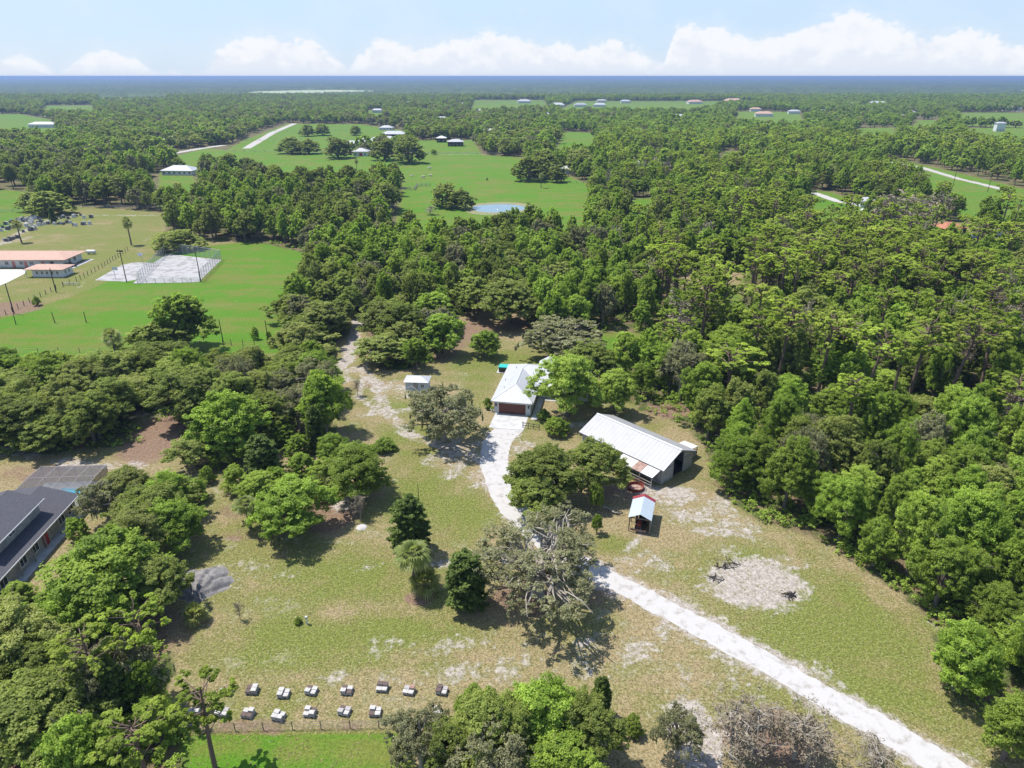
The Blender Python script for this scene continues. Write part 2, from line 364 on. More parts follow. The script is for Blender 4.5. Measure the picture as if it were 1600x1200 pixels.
# ------------------------------------------------------------ ground sheet
def ground_masks(X, Y):
    sand = np.zeros(X.shape); lush = np.zeros(X.shape); lit = np.zeros(X.shape); clear = np.zeros(X.shape); pale = np.zeros(X.shape)
    D = {k: sdf(v, X, Y) for k, v in CLEAR.items()}
    for k, d in D.items(): clear = np.maximum(clear, sstep(d, -3, 2.5))
    for k in LUSH: lush = np.maximum(lush, sstep(D[k], -8, 4) * (.92 if 'field' not in k else .85))
    bf = sdf(poly([(-90, 560, 0), (455, 552), (452, 500), (480, 445), (492, 398), (400, 376), (300, 388), (262, 395), (236, 405), (150, 448), (90, 470), (0, 498), (-90, 520)]), X, Y)
    lush = np.maximum(lush, sstep(bf, -2, 2) * 1.15)
    lush = np.maximum(lush, sstep(D['ballfield'], -2, 4) * .42)
    def ell(px, py, rx, ry, soft=.5, z=0, rot=0):
        cx, cy = G(px, py, z); c, s_ = math.cos(R(rot)), math.sin(R(rot)); dx, dy = X - cx, Y - cy
        q = np.sqrt(((dx * c + dy * s_) / rx) ** 2 + ((-dx * s_ + dy * c) / ry) ** 2); return sstep(1 - q, -soft, soft)
    def line(pts, w, k=1.0, soft=1.0):
        return sstep(-dseg(X, Y, [G(*p) for p in pts]), -w - soft, -w + soft) * k
    # lush strip beyond the wire fence at the bottom, patches of greener grass
    lush = np.maximum(lush, sstep(sdf(poly([(240, 1146), (640, 1143), (660, 1300), (200, 1300)]), X, Y), -.6, .6) * .95)
    for a in [(660, 770, 5, 9, .7, 0, 10), (720, 800, 5, 6), (745, 605, 3.2, 11), (800, 560, 7, 6), (650, 720, 4, 10), (470, 650, 6, 5), (520, 1000, 7, 3), (620, 990, 9, 3), (560, 900, 10, 5), (1290, 990, 3, 2.2),
              (960, 850, 4, 2.5), (1350, 1050, 5, 9, .6, 0, 35), (1330, 950, 4, 6), (860, 660, 4, 3), (440, 990, 4, 3), (640, 640, 4, 3), (740, 575, 6, 3), (845, 575, 5, 6), (1180, 1020, 3, 2), (620, 680, 3, 3), (690, 940, 5, 2)]:
        lush = np.maximum(lush, ell(*a[:4], .8, *a[5:]) * .58)
    lush = np.maximum(lush, ell(1320, 1000, 9, 16, .7, 0, 30) * .5)
    # bare sand and worn tracks
    dd = dseg(X, Y, DRIVE)
    sand = np.maximum(sand, sstep(-dd, -4.2, -1.5) * .66)
    for l, w, k in [([(520, 585), (560, 575), (590, 600), (600, 640), (640, 680), (700, 700), (750, 720)], 1.6, .62), ([(560, 650), (640, 640)], 1.2, .6), ([(575, 560), (560, 620), (600, 650)], 1.0, .6), ([(560, 500), (545, 560), (520, 585)], 1.6, .85),
                    ([(960, 905), (990, 850), (1010, 830)], .8, .5), ([(900, 850), (990, 930), (1090, 985), (1180, 1030)], .8, .5),
                    ([(1000, 915), (1100, 975), (1250, 1080)], 1.0, .5), ([(660, 880), (720, 880)], 1.2, .65), ([(700, 745), (740, 700)], 1.6, .5), ([(0, 380), (70, 345), (120, 336), (260, 337)], 2.2, .5),
                    ([(0, 360), (60, 340)], 4, .5), ([(0, 382), (40, 372)], 3, .5), ([(130, 357), (250, 358)], 1.2, .35), ([(120, 450), (235, 370)], 1.0, .33), ([(0, 700), (120, 725), (215, 728)], 1.8, .5), ([(0, 960), (40, 985), (30, 1040), (0, 1060)], 2.5, .9), ([(1040, 775), (1120, 780), (1160, 830)], 2, .55)]:
        sand = np.maximum(sand, line(l, w, k))
    for a, k in [((1180, 912, 6.9, 5.2, .5), .85), ((1010, 880, 5, 3), .42), ((1090, 800, 6, 3), .5), ((1150, 820, 4, 3), .5), ((1060, 985, 8, 3), .4), ((850, 1010, 8, 3), .3), ((760, 745, 3, 4), .6), ((640, 610, 5, 5), .45), ((400, 900, 6, 4), .3), ((780, 1050, 9, 3), .38), ((1240, 1060, 6, 3), .42), ((1230, 880, 3, 2), .6), ((1130, 860, 3, 2), .45), ((1120, 830, 4, 1.6), .6), ((1050, 775, 5, 3.2), .72), ((1010, 765, 3, 2), .7), ((1085, 1150, 2.6, 5, .35), 1.0), ((1075, 1110, 1.5, 2), .8),
                 ((315, 908, 4.2, 3.4), .5), ((540, 790, 2.5, 3), .5), ((590, 745, 3, 3), .4), ((720, 700, 4, 4), .62), ((690, 720, 4, 3), .5), ((560, 545, 5, 4), .8), ((525, 595, 4, 3), .6), ((565, 824, .9, .6), .95), ((615, 605, 4, 4), .5),
                 ((560, 880, 5, 2), .3), ((660, 1010, 7, 2), .4), ((960, 1010, 6, 3), .42), ((1120, 1100, 7, 6), .38), ((900, 1040, 5, 2), .42), ((620, 1060, 5, 1.5), .35), ((540, 1060, 4, 1.2), .35), ((300, 580, 9, 5), .6), ((420, 575, 4, 3), .7), ((240, 640, 5, 5), .5),
                 ((820, 700, 3, 3), .55), ((905, 665, 3, 2), .6), ((800, 322, 16, 16, .3), .0)]:
        sand = np.maximum(sand, ell(*a) * k)
    # roads and tracks far off
    for l, w, k in [([(1385, 253), (1440, 262), (1500, 280), (1570, 296)], 3.0, .9), ([(1275, 302), (1310, 315), (1360, 324)], 2.2, .95), ([(1000, 241), (1040, 252)], 3.0, .85), ([(440, 237), (620, 240), (900, 242)], 3.0, .5)]:
        sand = np.maximum(sand, line(l, w, k, 1.5))
    # reddish leaf litter and bare earth under trees
    for a, k in [((520, 805, 4.5, 5), .8), ((745, 515, 8, 13), .62), ((650, 560, 12, 6), .55), ((810, 500, 7, 12), .62), ((700, 540, 7, 9), .55), ((250, 680, 6, 12), .8), ((110, 1150, 7, 6), .9), ((970, 770, 5, 3), .6), ((1050, 640, 7, 4), .7), ((1210, 1150, 6, 4), .7),
                 ((820, 935, 5, 3.5), .7), ((905, 930, 5, 2.5), .5), ((655, 935, 2.0, 1.6), .9), ((265, 1010, 3, 5), .5), ((230, 990, 4, 5), .55), ((15, 482, 9, 7), .95), ((370, 800, 4, 2.5), .55), ((395, 835, 6, 2), .45), ((300, 975, 3.5, 2), .5), ((430, 1135, 16, 1.2), .5), ((60, 740, 8, 4), .5),
                 ((1000, 655, 6, 3), .4), ((590, 600, 5, 3), .4), ((275, 840, 5, 3), .4)]:
        lit = np.maximum(lit, ell(*a) * k)
    pale = np.maximum(pale, line([(110, 448), (240, 366), (260, 350)], 3, .6))
    for a in [(330, 477, 6, 2), (105, 505, 5, 3), (100, 478, 5, 2)]: pale = np.maximum(pale, ell(*a) * .7)
    fp = [G(845, 268), G(900, 262)]
    far = sstep(Y, 1500, 3500)
    return sand, lush, lit, clear, pale, far

def ground_mat():
    m = bpy.data.materials.new('ground_cover'); m.use_nodes = True; t = m.node_tree; N = NT(t); b = t.nodes['Principled BSDF']
    b.inputs['Roughness'].default_value = .95; b.inputs['Specular IOR Level'].default_value = .1
    A = N.n('ShaderNodeAttribute', attribute_name='cover'); B = N.n('ShaderNodeAttribute', attribute_name='cover_b')
    a = N.n('ShaderNodeSeparateColor', ins={0: A.outputs['Color']}); bb = N.n('ShaderNodeSeparateColor', ins={0: B.outputs['Color']})
    sand, lush, lit = a.outputs; clear, pale, far = bb.outputs
    tc = N.n('ShaderNodeTexCoord'); o = tc.outputs['Object']
    nb = N.noise(o, .045, 5, .6); nm = N.noise(o, .22, 6, .65, .4); nf = N.noise(o, 1.1, 5, .7); nff = N.noise(o, 4.5, 3, .7)
    nq = N.noise(o, 2.1, 4, .75); grain = N.ss(N.m('ADD', N.m('MULTIPLY', nq, .6), N.m('MULTIPLY', nff, .4)), .40, .60)
    # grass: dry straw to fresh green
    gf = N.m('ADD', N.m('MULTIPLY', lush, 1.35), N.m('ADD', N.m('MULTIPLY', N.m('SUBTRACT', nb, .515), 2.9), N.m('MULTIPLY', N.m('SUBTRACT', nm, .485), 2.6)))
    gf = N.m('ADD', gf, N.m('MULTIPLY', N.m('SUBTRACT', nf, .5), 1.3))
    mw = N.n('ShaderNodeMapping', ins={0: o, 2: (0, 0, .22), 3: (.012, .16, 1)}); stripes = N.noise(mw, 1.0, 3, .6, .3)
    gf = N.m('ADD', gf, N.m('MULTIPLY', N.m('SUBTRACT', stripes, .5), 1.5))
    g1 = N.mix(N.ss(gf, -.35, .35), (.40, .31, .165), (.265, .25, .078))
    g2 = N.mix(N.ss(gf, .2, .8), g1, N.mix(N.m('MULTIPLY', N.ss(lush, .6, .95), N.ss(N.m('ADD', N.m('MULTIPLY', nb, .3), N.m('ADD', N.m('MULTIPLY', nm, .3), N.m('MULTIPLY', stripes, .4))), .40, .56)), (.215, .245, .05), (.12, .275, .02)))
    g2 = N.mix(N.m('MULTIPLY', N.ss(nff, .52, .66), N.m('MULTIPLY', N.m('SUBTRACT', 1.0, N.ss(lush, .3, .95)), .7)), g2, (.46, .39, .26))
    g2 = N.mix(N.m('MULTIPLY', N.ss(nff, .5, .34), .5), g2, (.075, .115, .025))
    g2 = N.mix(N.m('MULTIPLY', pale, .6), g2, (.25, .25, .075))
    # scattered sandy scuffs through the dry grass
    scuff = N.m('MULTIPLY', N.ss(N.m('ADD', nm, N.m('MULTIPLY', N.m('SUBTRACT', nf, .5), .7)), .54, .72), N.m('SUBTRACT', 1.0, N.ss(lush, .05, .5)))
    g2 = N.mix(N.m('MULTIPLY', scuff, .45), g2, (.56, .47, .36))
    # forest floor
    fl = N.mix(N.ss(nm, .4, .62), (.11, .14, .04), (.27, .19, .12))
    c = N.mix(N.ss(N.m('ADD', clear, N.m('MULTIPLY', N.m('SUBTRACT', nm, .5), 1.6)), .35, .7), fl, g2)
    lf = N.ss(N.m('ADD', lit, N.m('MULTIPLY', N.m('SUBTRACT', nm, .5), 1.2)), .32, .68)
    c = N.mix(N.m('MULTIPLY', lf, .85), c, N.mix(nf, (.23, .135, .095), (.38, .25, .19)))
    sf = N.m('ADD', N.m('ADD', sand, .05), N.m('ADD', N.m('MULTIPLY', N.m('SUBTRACT', nm, .5), 1.5), N.m('MULTIPLY', N.m('SUBTRACT', nf, .5), 1.3)))
    c = N.mix(N.m('MULTIPLY', N.ss(sf, .36, .78), .92), c, N.mix(N.ss(nf, .3, .7), (.42, .355, .30), (.64, .575, .52)))
    c = N.mix(far, c, (.05, .075, .04))
    gv = N.m('ADD', .46, N.m('MULTIPLY', grain, N.m('SUBTRACT', .28, N.m('MULTIPLY', N.ss(lush, .5, .9), .10)))); gv = N.m('ADD', gv, N.m('MULTIPLY', N.ss(lush, .5, .9), .06))
    hs = N.n('ShaderNodeHueSaturation', ins={'Value': gv, 'Color': c}); N.put(b.inputs['Base Color'], hs)
    hgt = N.m('ADD', nf, N.m('MULTIPLY', nff, .6))
    bp = N.n('ShaderNodeBump', ins={'Strength': .8, 'Distance': .3, 'Height': hgt}); N.put(b.inputs['Normal'], bp)
    return m
M['ground'] = ground_mat()
def add_color_attr(me, name, arr):
    at = me.attributes.new(name, 'FLOAT_COLOR', 'POINT')
    full = np.ones((len(arr), 4), np.float32); full[:, :arr.shape[1]] = arr; at.data.foreach_set('color', full.ravel())
def grid_mesh(name, X, Y, Z, m):
    r, c = X.shape; me = bpy.data.meshes.new(name); co = np.stack([X, Y, Z], -1).reshape(-1, 3).astype(np.float32)
    i = np.arange(r * c).reshape(r, c); q = np.stack([i[:-1, :-1], i[:-1, 1:], i[1:, 1:], i[1:, :-1]], -1).reshape(-1, 4)
    me.vertices.add(len(co)); me.vertices.foreach_set('co', co.ravel()); me.loops.add(q.size); me.loops.foreach_set('vertex_index', q.ravel().astype(np.int32))
    me.polygons.add(len(q)); me.polygons.foreach_set('loop_start', np.arange(0, q.size, 4, dtype=np.int32)); me.update(calc_edges=True)
    me.materials.append(m); return me
def build_ground():
    ys = np.concatenate([np.linspace(-400, 0, 12)[:-1], np.linspace(0, 36, 30)[:-1], 36 * (1.0088 ** np.arange(0, 430)), np.geomspace(36 * 1.0088 ** 430, 42000, 120)])
    u = np.linspace(-1, 1, 560); Yg = ys[:, None] * np.ones_like(u)[None]
    Wd = np.maximum(40, np.abs(ys) * .85 + 26)
    edge = np.sign(u) * np.abs(u); Xg = Wd[:, None] * edge[None]
    X2 = Xg.copy(); X2[:, 0] = np.minimum(-9000, -Wd * 1.3); X2[:, -1] = np.maximum(9000, Wd * 1.3)
    sand, lush, lit, clear, pale, far = ground_masks(X2, Yg)
    me = grid_mesh('ground', X2, Yg, np.zeros_like(X2), M['ground'])
    add_color_attr(me, 'cover', np.stack([sand, lush, lit], -1).reshape(-1, 3)); add_color_attr(me, 'cover_b', np.stack([clear, pale, far], -1).reshape(-1, 3))
    o = bpy.data.objects.new('ground', me); COL.objects.link(o); o['kind'] = 'structure'
build_ground()

def strip(name, line, w, z, m, jit=.25, label=None, step=.7, wend=None):
    """a road sheet with frayed edges"""
    L = np.asarray(line, float); seg = np.r_[0, np.cumsum(np.linalg.norm(np.diff(L, axis=0), axis=1))]
    n = int(seg[-1] / step) + 2; s_ = np.linspace(0, seg[-1], n); x = np.interp(s_, seg, L[:, 0]); y = np.interp(s_, seg, L[:, 1])
    tx, ty = np.gradient(x), np.gradient(y); k = np.hypot(tx, ty) + 1e-9; nx, ny = -ty / k, tx / k
    r = np.random.default_rng(len(name) + n)
    def rough():
        a = r.normal(0, 1, n); b = np.convolve(r.normal(0, 1, n + 8), np.ones(9) / 3, 'valid'); return (a * .5 + b) * jit
    wa = np.interp(s_, [p[0] * seg[-1] for p in w], [p[1] for p in w]) if hasattr(w, '__len__') else np.full(n, w)
    l = wa / 2 + rough(); q = wa / 2 + rough()
    mb = MB(); mb.v = [(x[i] + nx[i] * l[i], y[i] + ny[i] * l[i], z) for i in range(n)] + [(x[i] - nx[i] * q[i], y[i] - ny[i] * q[i], z) for i in range(n)]
    mb.f = [(i, i + n, i + n + 1, i + 1) for i in range(n - 1)]; mb.mi = [0] * len(mb.f)
    o = mb.build(name, m); o['kind'] = 'structure'; return o
M['shell'] = mat('white_shell_gravel', (.46, .44, .42), .95, .06, .9, col2=(.31, .28, .25), ramp=(.48, .74), bump=.3)
M['dirtroad'] = mat('pale_dirt_road', (.40, .37, .34), .95, .08, .3, col2=(.42, .39, .35), bump=.1)
strip('driveway', DRIVE, [(0, 5.6), (.1, 4.9), (.3, 3.9), (.5, 3.3), (1, 3.3)], .012, M['shell'], .13, step=.5)
strip('road', [G(*p) for p in [(150, 264), (205, 256), (262, 241), (320, 231), (350, 227)]], 8, .05, M['dirtroad'], .2, step=4)
strip('road', [G(*p) for p in [(385, 232), (425, 208), (460, 193)]], 8, .05, M['dirtroad'], .2, step=6)
strip('road', [G(*p) for p in [(1385, 252), (1440, 262), (1500, 280), (1570, 297)]], 4.5, .05, M['dirtroad'], .3, step=3)
strip('road', [G(*p) for p in [(1272, 301), (1310, 315), (1362, 324)]], 4.5, .05, M['shell'], .3, step=3)
def sheet(name, pts, z, m, sub=0):
    mb = MB(); mb.face(*[(p[0], p[1], z) for p in pts]); o = mb.build(name, m); o['kind'] = 'structure'; return o
sheet('parking_lot', [G(*p) for p in [(-120, 452), (0, 446), (12, 441), (38, 428), (42, 421), (-120, 421)]], .02, mat('white_parking', (.56, .55, .54), .9, .06, .4))
sheet('driveway', [G(*p) for p in [(-60, 938), (8, 948), (-8, 1000), (-60, 1060)]], .012, mat('grey_asphalt', (.17, .165, .18), .9, .1))
M['court'] = mat('worn_court', (.37, .355, .35), .9, .06, .35, col2=(.25, .245, .225), ramp=(.47, .6))
sheet('sports_court', [G(*p) for p in [(148, 438), (196, 440), (214, 437), (208, 443), (310, 441), (346, 406), (290, 400), (262, 396), (240, 411), (215, 410), (205, 411), (190, 414)]], .02, M['court'])
# pond
mb = MB(); cx, cy = G(779, 325.5); n = 48
ring = [(cx + 13.6 * math.cos(a) * (1 + .06 * math.sin(3 * a + 1)), cy + 11.5 * math.sin(a) * (1 + .05 * math.sin(2 * a))) for a in [2 * math.pi * k / n for k in range(n)]]
mb.face(*[(p[0], p[1], .05) for p in ring]); o = mb.build('pond', M['pond']); o['kind'] = 'structure'
mb = MB(); a = [(p[0], p[1], .06) for p in ring]; b = [(cx + (p[0] - cx) * 1.16, cy + (p[1] - cy) * 1.3 + (1.5 if p[1] > cy else 0), .35) for p in ring]; c2 = [(cx + (p[0] - cx) * 1.34, cy + (p[1] - cy) * 1.6, .02) for p in ring]
mb.add(a + b + c2, [(i, (i + 1) % n, (i + 1) % n + n, i + n) for i in range(n)] + [(i + n, (i + 1) % n + n, (i + 1) % n + 2 * n, i + 2 * n) for i in range(n)])
o = mb.build('pond_bank', mat('dry_bank', (.26, .22, .13), .95, .15, .8, col2=(.14, .20, .05), ramp=(.45, .6))); o['kind'] = 'structure'

# ------------------------------------------------------------ trees
def unit(v): return v / (np.linalg.norm(v, axis=-1, keepdims=True) + 1e-9)
def leaf_quads(cl, rad, n, size, r, aspect=1.5, up=.35, fill=.35, droop=0.0, sub=0):
    """n leaf sprays per clump, gathered into sub twigs through the outer part of each clump; returns vertices and tones"""
    K = len(cl); ct = r.random(K); cl = np.asarray(cl, float); rad = np.asarray(rad, float)
    if sub:
        c0 = np.repeat(cl, sub, 0); r0 = np.repeat(rad, sub, 0); ct = np.repeat(ct, sub); n = max(3, n // sub)
        d0 = unit(r.normal(size=(K * sub, 3)) + np.array([0, 0, .25])); q0 = .45 + .62 * r.random((K * sub, 1)) ** .7
        cl = c0 + d0 * q0 * r0; rad = r0 * r.uniform(.24, .46, (K * sub, 1)) * np.array([1.1, 1.1, .75]); K *= sub; out0 = d0
    else: out0 = np.zeros((K, 3))
    st = r.random(K); N_ = K * n; C_ = np.repeat(cl, n, 0); R2 = np.repeat(rad, n, 0); O_ = np.repeat(out0, n, 0)
    d = unit(r.normal(size=(N_, 3))); q = fill + (1 - fill) * r.random((N_, 1)) ** .6
    p = C_ + d * q * R2
    nrm = unit(d * .45 + O_ * .35 + r.normal(size=(N_, 3)) * .5 + np.array([-.12, 0, up + .4]))
    t = unit(np.cross(nrm, r.normal(size=(N_, 3)))); b = np.cross(nrm, t)
    t[:, 2] -= droop; s = size * (.6 + .8 * r.random((N_, 1)))
    bend = nrm * s * .2
    v = np.stack([p - t * s * aspect / 2 - bend, p - b * s * .5 + bend * .5, p + t * s * aspect / 2 - bend, p + b * s * .5 + bend * .5], 1).reshape(-1, 3)
    tone = np.zeros((N_, 3)); tone[:, 0] = np.repeat(ct, n); tone[:, 1] = r.random(N_); tone[:, 2] = np.repeat(st, n)
    return v, np.repeat(tone, 4, 0)
def quad_mesh(name, v, tone, m):
    me = bpy.data.meshes.new(name); N_ = len(v) // 4
    me.vertices.add(len(v)); me.vertices.foreach_set('co', v.astype(np.float32).ravel()); me.loops.add(len(v)); me.loops.foreach_set('vertex_index', np.arange(len(v), dtype=np.int32))
    me.polygons.add(N_); me.polygons.foreach_set('loop_start', np.arange(0, len(v), 4, dtype=np.int32)); me.update(calc_edges=True)
    me.materials.append(m); add_color_attr(me, 'tone', tone if tone.shape[1] == 3 else np.c_[tone, tone[:, :1]]); return me
def limb(a, b, r, sag=.12, k=4):
    a, b = np.array(a, float), np.array(b, float); L = np.linalg.norm(b - a); out = []
    mid = r.normal(size=3) * L * sag
    for i in range(k + 1): t = i / k; out.append(a + (b - a) * t + mid * math.sin(math.pi * t) * np.array([1, 1, .6]) + np.array([0, 0, .1 * L * math.sin(math.pi * t)]))
    return out
def make_tree(kind, seed, nl=160, ls=.3, ncl=None, sub=8):
    """unit trees about 10 m tall with crown radius about 5 m; returns trunk MB, crown (verts, tone)"""
    r = np.random.default_rng(seed); tb = MB(); H_ = 10.0; R_ = 5.0
    if kind in ('oak', 'broad', 'moss', 'dome', 'big'):
        big = kind == 'big'; dome = kind == 'dome'; kind = 'moss' if big else ('oak' if dome else kind)
        n = ncl or {'oak': 58, 'broad': 52, 'moss': 74}[kind]; cl = []; rd = []
        ph = r.random(4) * 6.28; am = r.uniform(.08, .2, 4)
        low = {'oak': 3.0, 'broad': 2.6, 'moss': 2.8}[kind]; top = {'oak': 8.9, 'broad': 9.2, 'moss': 7.8}[kind]; RR = {'oak': 4.3, 'broad': 3.7, 'moss': 4.9}[kind]
        if dome: low = .9; RR = 4.5
        if big: n = 120; RR = 5.1; top = 7.4
        for i in range(n):
            a = i * 2.39996 + r.normal() * .3; z = 1 - (i + .5) / n * 1.22; rr = math.sqrt(max(0.03, 1 - min(1, abs(z)) ** 2))
            lob = 1 + sum(am[k] * math.sin((k + 2) * a + ph[k]) for k in range(4)); rad = lob * r.uniform(.62, 1.05)
            x, y = math.cos(a) * rr * RR * rad, math.sin(a) * rr * RR * rad
            zz = low + 1.6 + z * (top - low - 1.6) * r.uniform(.8, 1.08) if z > 0 else low + 1.6 + z * 4.5
            cl.append((x, y, zz)); s = (.74 if big else 1) * r.uniform(.75, 1.35) * {'oak': 1.08, 'broad': 1.12, 'moss': .85}[kind]; rd.append((s * 1.1, s * 1.1, s * (.72 if kind != 'broad' else .85)))
        cl = np.array(cl); rd = np.array(rd)
        if kind == 'moss':
            keep = (r.random(len(cl)) < .9) & ~((np.hypot(cl[:, 0], cl[:, 1]) < 1.9) & (r.random(len(cl)) < .75)); cl, rd = cl[keep], rd[keep]
        v, t = leaf_quads(cl, rd, nl, ls, r, fill=.1, sub=sub)
        if kind == 'moss':    # hanging beards
            sel = r.integers(0, len(cl), 90); bp = cl[sel] + r.normal(size=(90, 3)) * rd[sel] * .6; bp[:, 2] -= .5
            v2, t2 = leaf_quads(bp, np.tile([.14, .14, .65], (90, 1)), max(10, nl // 7), ls * .8, r, up=0, fill=.1, droop=1.2); v = np.r_[v, v2]; t = np.r_[t, t2]
        ft = low + .3; tb.tube([(0, 0, -.3), (r.normal() * .1, r.normal() * .1, ft * .45), (r.normal() * .25, r.normal() * .25, ft)], [.46, .34, .28], 8)
        far_ = [i for i in range(len(cl))]; r.shuffle(far_)
        for i in far_[: (60 if big else 34 if kind == 'moss' else 15)]:
            hub = (r.normal() * .15, r.normal() * .15, ft * r.uniform(.65, 1.0)); L = limb(hub, cl[i] * np.array([.93, .93, .97]), r, .13)
            tb.tube(L, [.24, .19, .14, .10, .06] if kind == 'moss' else [.2, .16, .12, .08, .04], 5, False)
            for _ in range(2):
                j = L[r.integers(2, 4)]; c = cl[i] + r.normal(size=3) * rd[i] * .8; tb.tube(limb(j, c, r, .12, 3), [.07, .055, .04, .02], 4, False)
    elif kind == 'pine':
        # scaled so that 10 units = full height of a tall slender pine
        lean = r.normal(size=2) * .35; top = np.array([lean[0], lean[1], 9.4]); tr = [(0, 0, -.3), (lean[0] * .2, lean[1] * .2, 3), (lean[0] * .6, lean[1] * .6, 6), tuple(top)]
        tb.tube(tr, [.20, .17, .13, .05], 7); cl = []; rd = []
        n = ncl or 26
        for i in range(n):
            z = r.uniform(6.3, 9.6) if i % 3 else r.uniform(8.3, 9.5); a = i * 2.4 + r.normal() * .4; w = 2.5 * (1 - max(0, (z - 8.3) / 1.5) ** 2 * .85) * min(1, (z - 5.4) / 2.2) + .2
            q = w * r.uniform(.45, 1.0); c = np.array([lean[0] * z / 9.4 + math.cos(a) * q, lean[1] * z / 9.4 + math.sin(a) * q, z + r.uniform(-.1, .35)])
            cl.append(c); s = r.uniform(.38, .62); rd.append((s, s, s * .62))
            tb.tube(limb((lean[0] * z / 9.4 * .9, lean[1] * z / 9.4 * .9, z - .55), c, r, .08, 3), [.055, .045, .03, .015], 4, False)
        for i in range(7):   # bare lower stubs
            z = r.uniform(3.8, 6.4); a = r.random() * 6.28; q = r.uniform(.5, 1.3); tb.tube([(lean[0] * .5 * z / 8, lean[1] * .5 * z / 8, z), (math.cos(a) * q, math.sin(a) * q, z + .35)], [.035, .012], 4, False)
        cl = np.array(cl); rd = np.array(rd); v, t = leaf_quads(cl, rd, nl, ls, r, aspect=1.9, fill=.1, up=.7, sub=max(3, sub // 2))
    elif kind == 'dead':
        cl = []; tb.tube([(0, 0, -.3), (.1, 0, 3), (.3, .2, 6.5), (.4, .1, 9.2)], [.2, .16, .1, .03], 6)
        for i in range(34):
            z = r.uniform(3.0, 9); a = r.random() * 6.28; q = r.uniform(.8, 3.3) * (1.2 - z / 14); e = np.array([math.cos(a) * q, math.sin(a) * q, z + q * r.uniform(.2, .8)])
            L = limb((.04 * z, .01 * z, z), e, r, .15, 3); tb.tube(L, [.075, .055, .035, .015], 4, False)
            for _ in range(3): e2 = e + r.normal(size=3) * .7; tb.tube([L[2], e2], [.03, .01], 3, False); cl.append(e2)
        cl = np.array(cl); v, t = leaf_quads(cl, np.full((len(cl), 3), .55), max(3, nl // 45), ls * .7, r, aspect=3.0, up=0, fill=.1)
    elif kind in ('column', 'shrub'):
        n = ncl or (60 if kind == 'column' else 24); cl = []; rd = []
        for i in range(n):
            h = (i + .5) / n; a = i * 2.4
            if kind == 'column': w = 2.5 * (1 - h) ** .40 * min(1, .55 + h * 2.2) * r.uniform(.55, 1.1); z = .6 + 8.8 * h
            else: w = 3.8 * math.sqrt(max(0, 1 - h * h)) * r.uniform(.5, 1.05); z = 1.0 + 5 * h
            s = r.uniform(.6, .95) * (1 if kind == 'column' else 1.35); cl.append((math.cos(a) * w * .82, math.sin(a) * w * .82, z)); rd.append((s, s, s * .95))
        tb.tube([(0, 0, -.2), (0, 0, 5)], [.16, .06], 6)
        for i in range(0, n, 4): tb.tube([(0, 0, cl[i][2] * .6), cl[i]], [.06, .02], 4, False)
        v, t = leaf_quads(np.array(cl), np.array(rd), nl, ls, r, fill=.1, sub=sub)
    elif kind in ('palm', 'palmetto'):
        vs = []; ts = []; nf = 40 if kind == 'palm' else 30; hub = np.array([.1, .05, 8.0 if kind == 'palm' else .8])
        if kind == 'palm': tb.tube([(0, 0, -.2), (.15, 0, 3), (.05, .1, 6), tuple(hub)], [.34, .26, .25, .30], 8)
        else: tb.tube([(0, 0, -.2), tuple(hub)], [.3, .25], 7)
        sc = 1.0 if kind == 'palm' else 1.35
        for i in range(nf):
            a = i * 2.4 + r.normal() * .15; e = (1 - i / nf) * (2.35 if kind == 'palm' else 1.5) - (.95 if kind == 'palm' else .05); pl = r.uniform(1.1, 1.6) * sc
            dr = np.array([math.cos(a) * math.cos(e), math.sin(a) * math.cos(e), math.sin(e)]); c = hub + dr * pl; tb.tube([tuple(hub), tuple(c)], [.045, .03], 3, False)
            side = unit(np.cross(dr, [0, 0, 1.0])); upv = np.cross(side, dr); dry = 1.0 if (kind == 'palm' and i > nf * .82) else 0.0
            for k in range(13):
                th = (k - 6) / 6 * 1.75; L = r.uniform(1.15, 1.55) * sc * (1 - .18 * abs(th)); dd = dr * math.cos(th) + side * math.sin(th); mid = c + dd * L * .55 + upv * .12
                tip = c + dd * L - np.array([0, 0, .42 * L]); w = np.cross(dd, upv) * .10 * sc
                vs += [c, mid - w, tip, mid + w]; f = [i / nf * .5 + dry * .5, r.random()]; ts += [f] * 4
        v = np.array(vs); t = np.array(ts)
    return tb, (v, t)
KM = {'oak': ('oak', 'bark'), 'broad': ('broad', 'bark'), 'moss': ('moss', 'pale'), 'pine': ('pine', 'pbark'), 'dead': ('dry', 'pale'), 'column': ('column', 'bark'), 'shrub': ('broad', 'bark'),
      'brightshrub': ('bright', 'bark'), 'bright': ('bright', 'bark'), 'palm': ('palm', 'bark'), 'palmetto': ('palm', 'bark')}
KM['dome'] = KM['oak']; KM['big'] = KM['moss']
BASE = {'brightshrub': 'shrub', 'bright': 'broad'}
PROTO = {}
def protos(kind, lod, count):
    key = (kind, lod)
    if key not in PROTO:
        nl, ls, sub = {0: (760, .17, 15), 1: (290, .27, 11), 2: (120, .41, 8)}[lod]
        if kind == 'pine': nl, ls = {0: (430, .10), 1: (230, .14), 2: (90, .22)}[lod]
        if kind in ('column',): nl = int(nl * .8)
        if kind == 'big': nl, ls, sub = 280, .10, 9
        if kind == 'moss' and lod == 0: nl, ls = 380, .155
        L = []
        for i in range(count):
            tb, (v, t) = make_tree(BASE.get(kind, kind), 100 * lod + 7 * i + len(kind) * 3, nl, ls, None, sub)
            L.append((tb.mesh(kind + '_trunk', M[KM[kind][1]]), quad_mesh(kind + '_crown', v, t, M[KM[kind][0]])))
        PROTO[key] = L
    return PROTO[key]
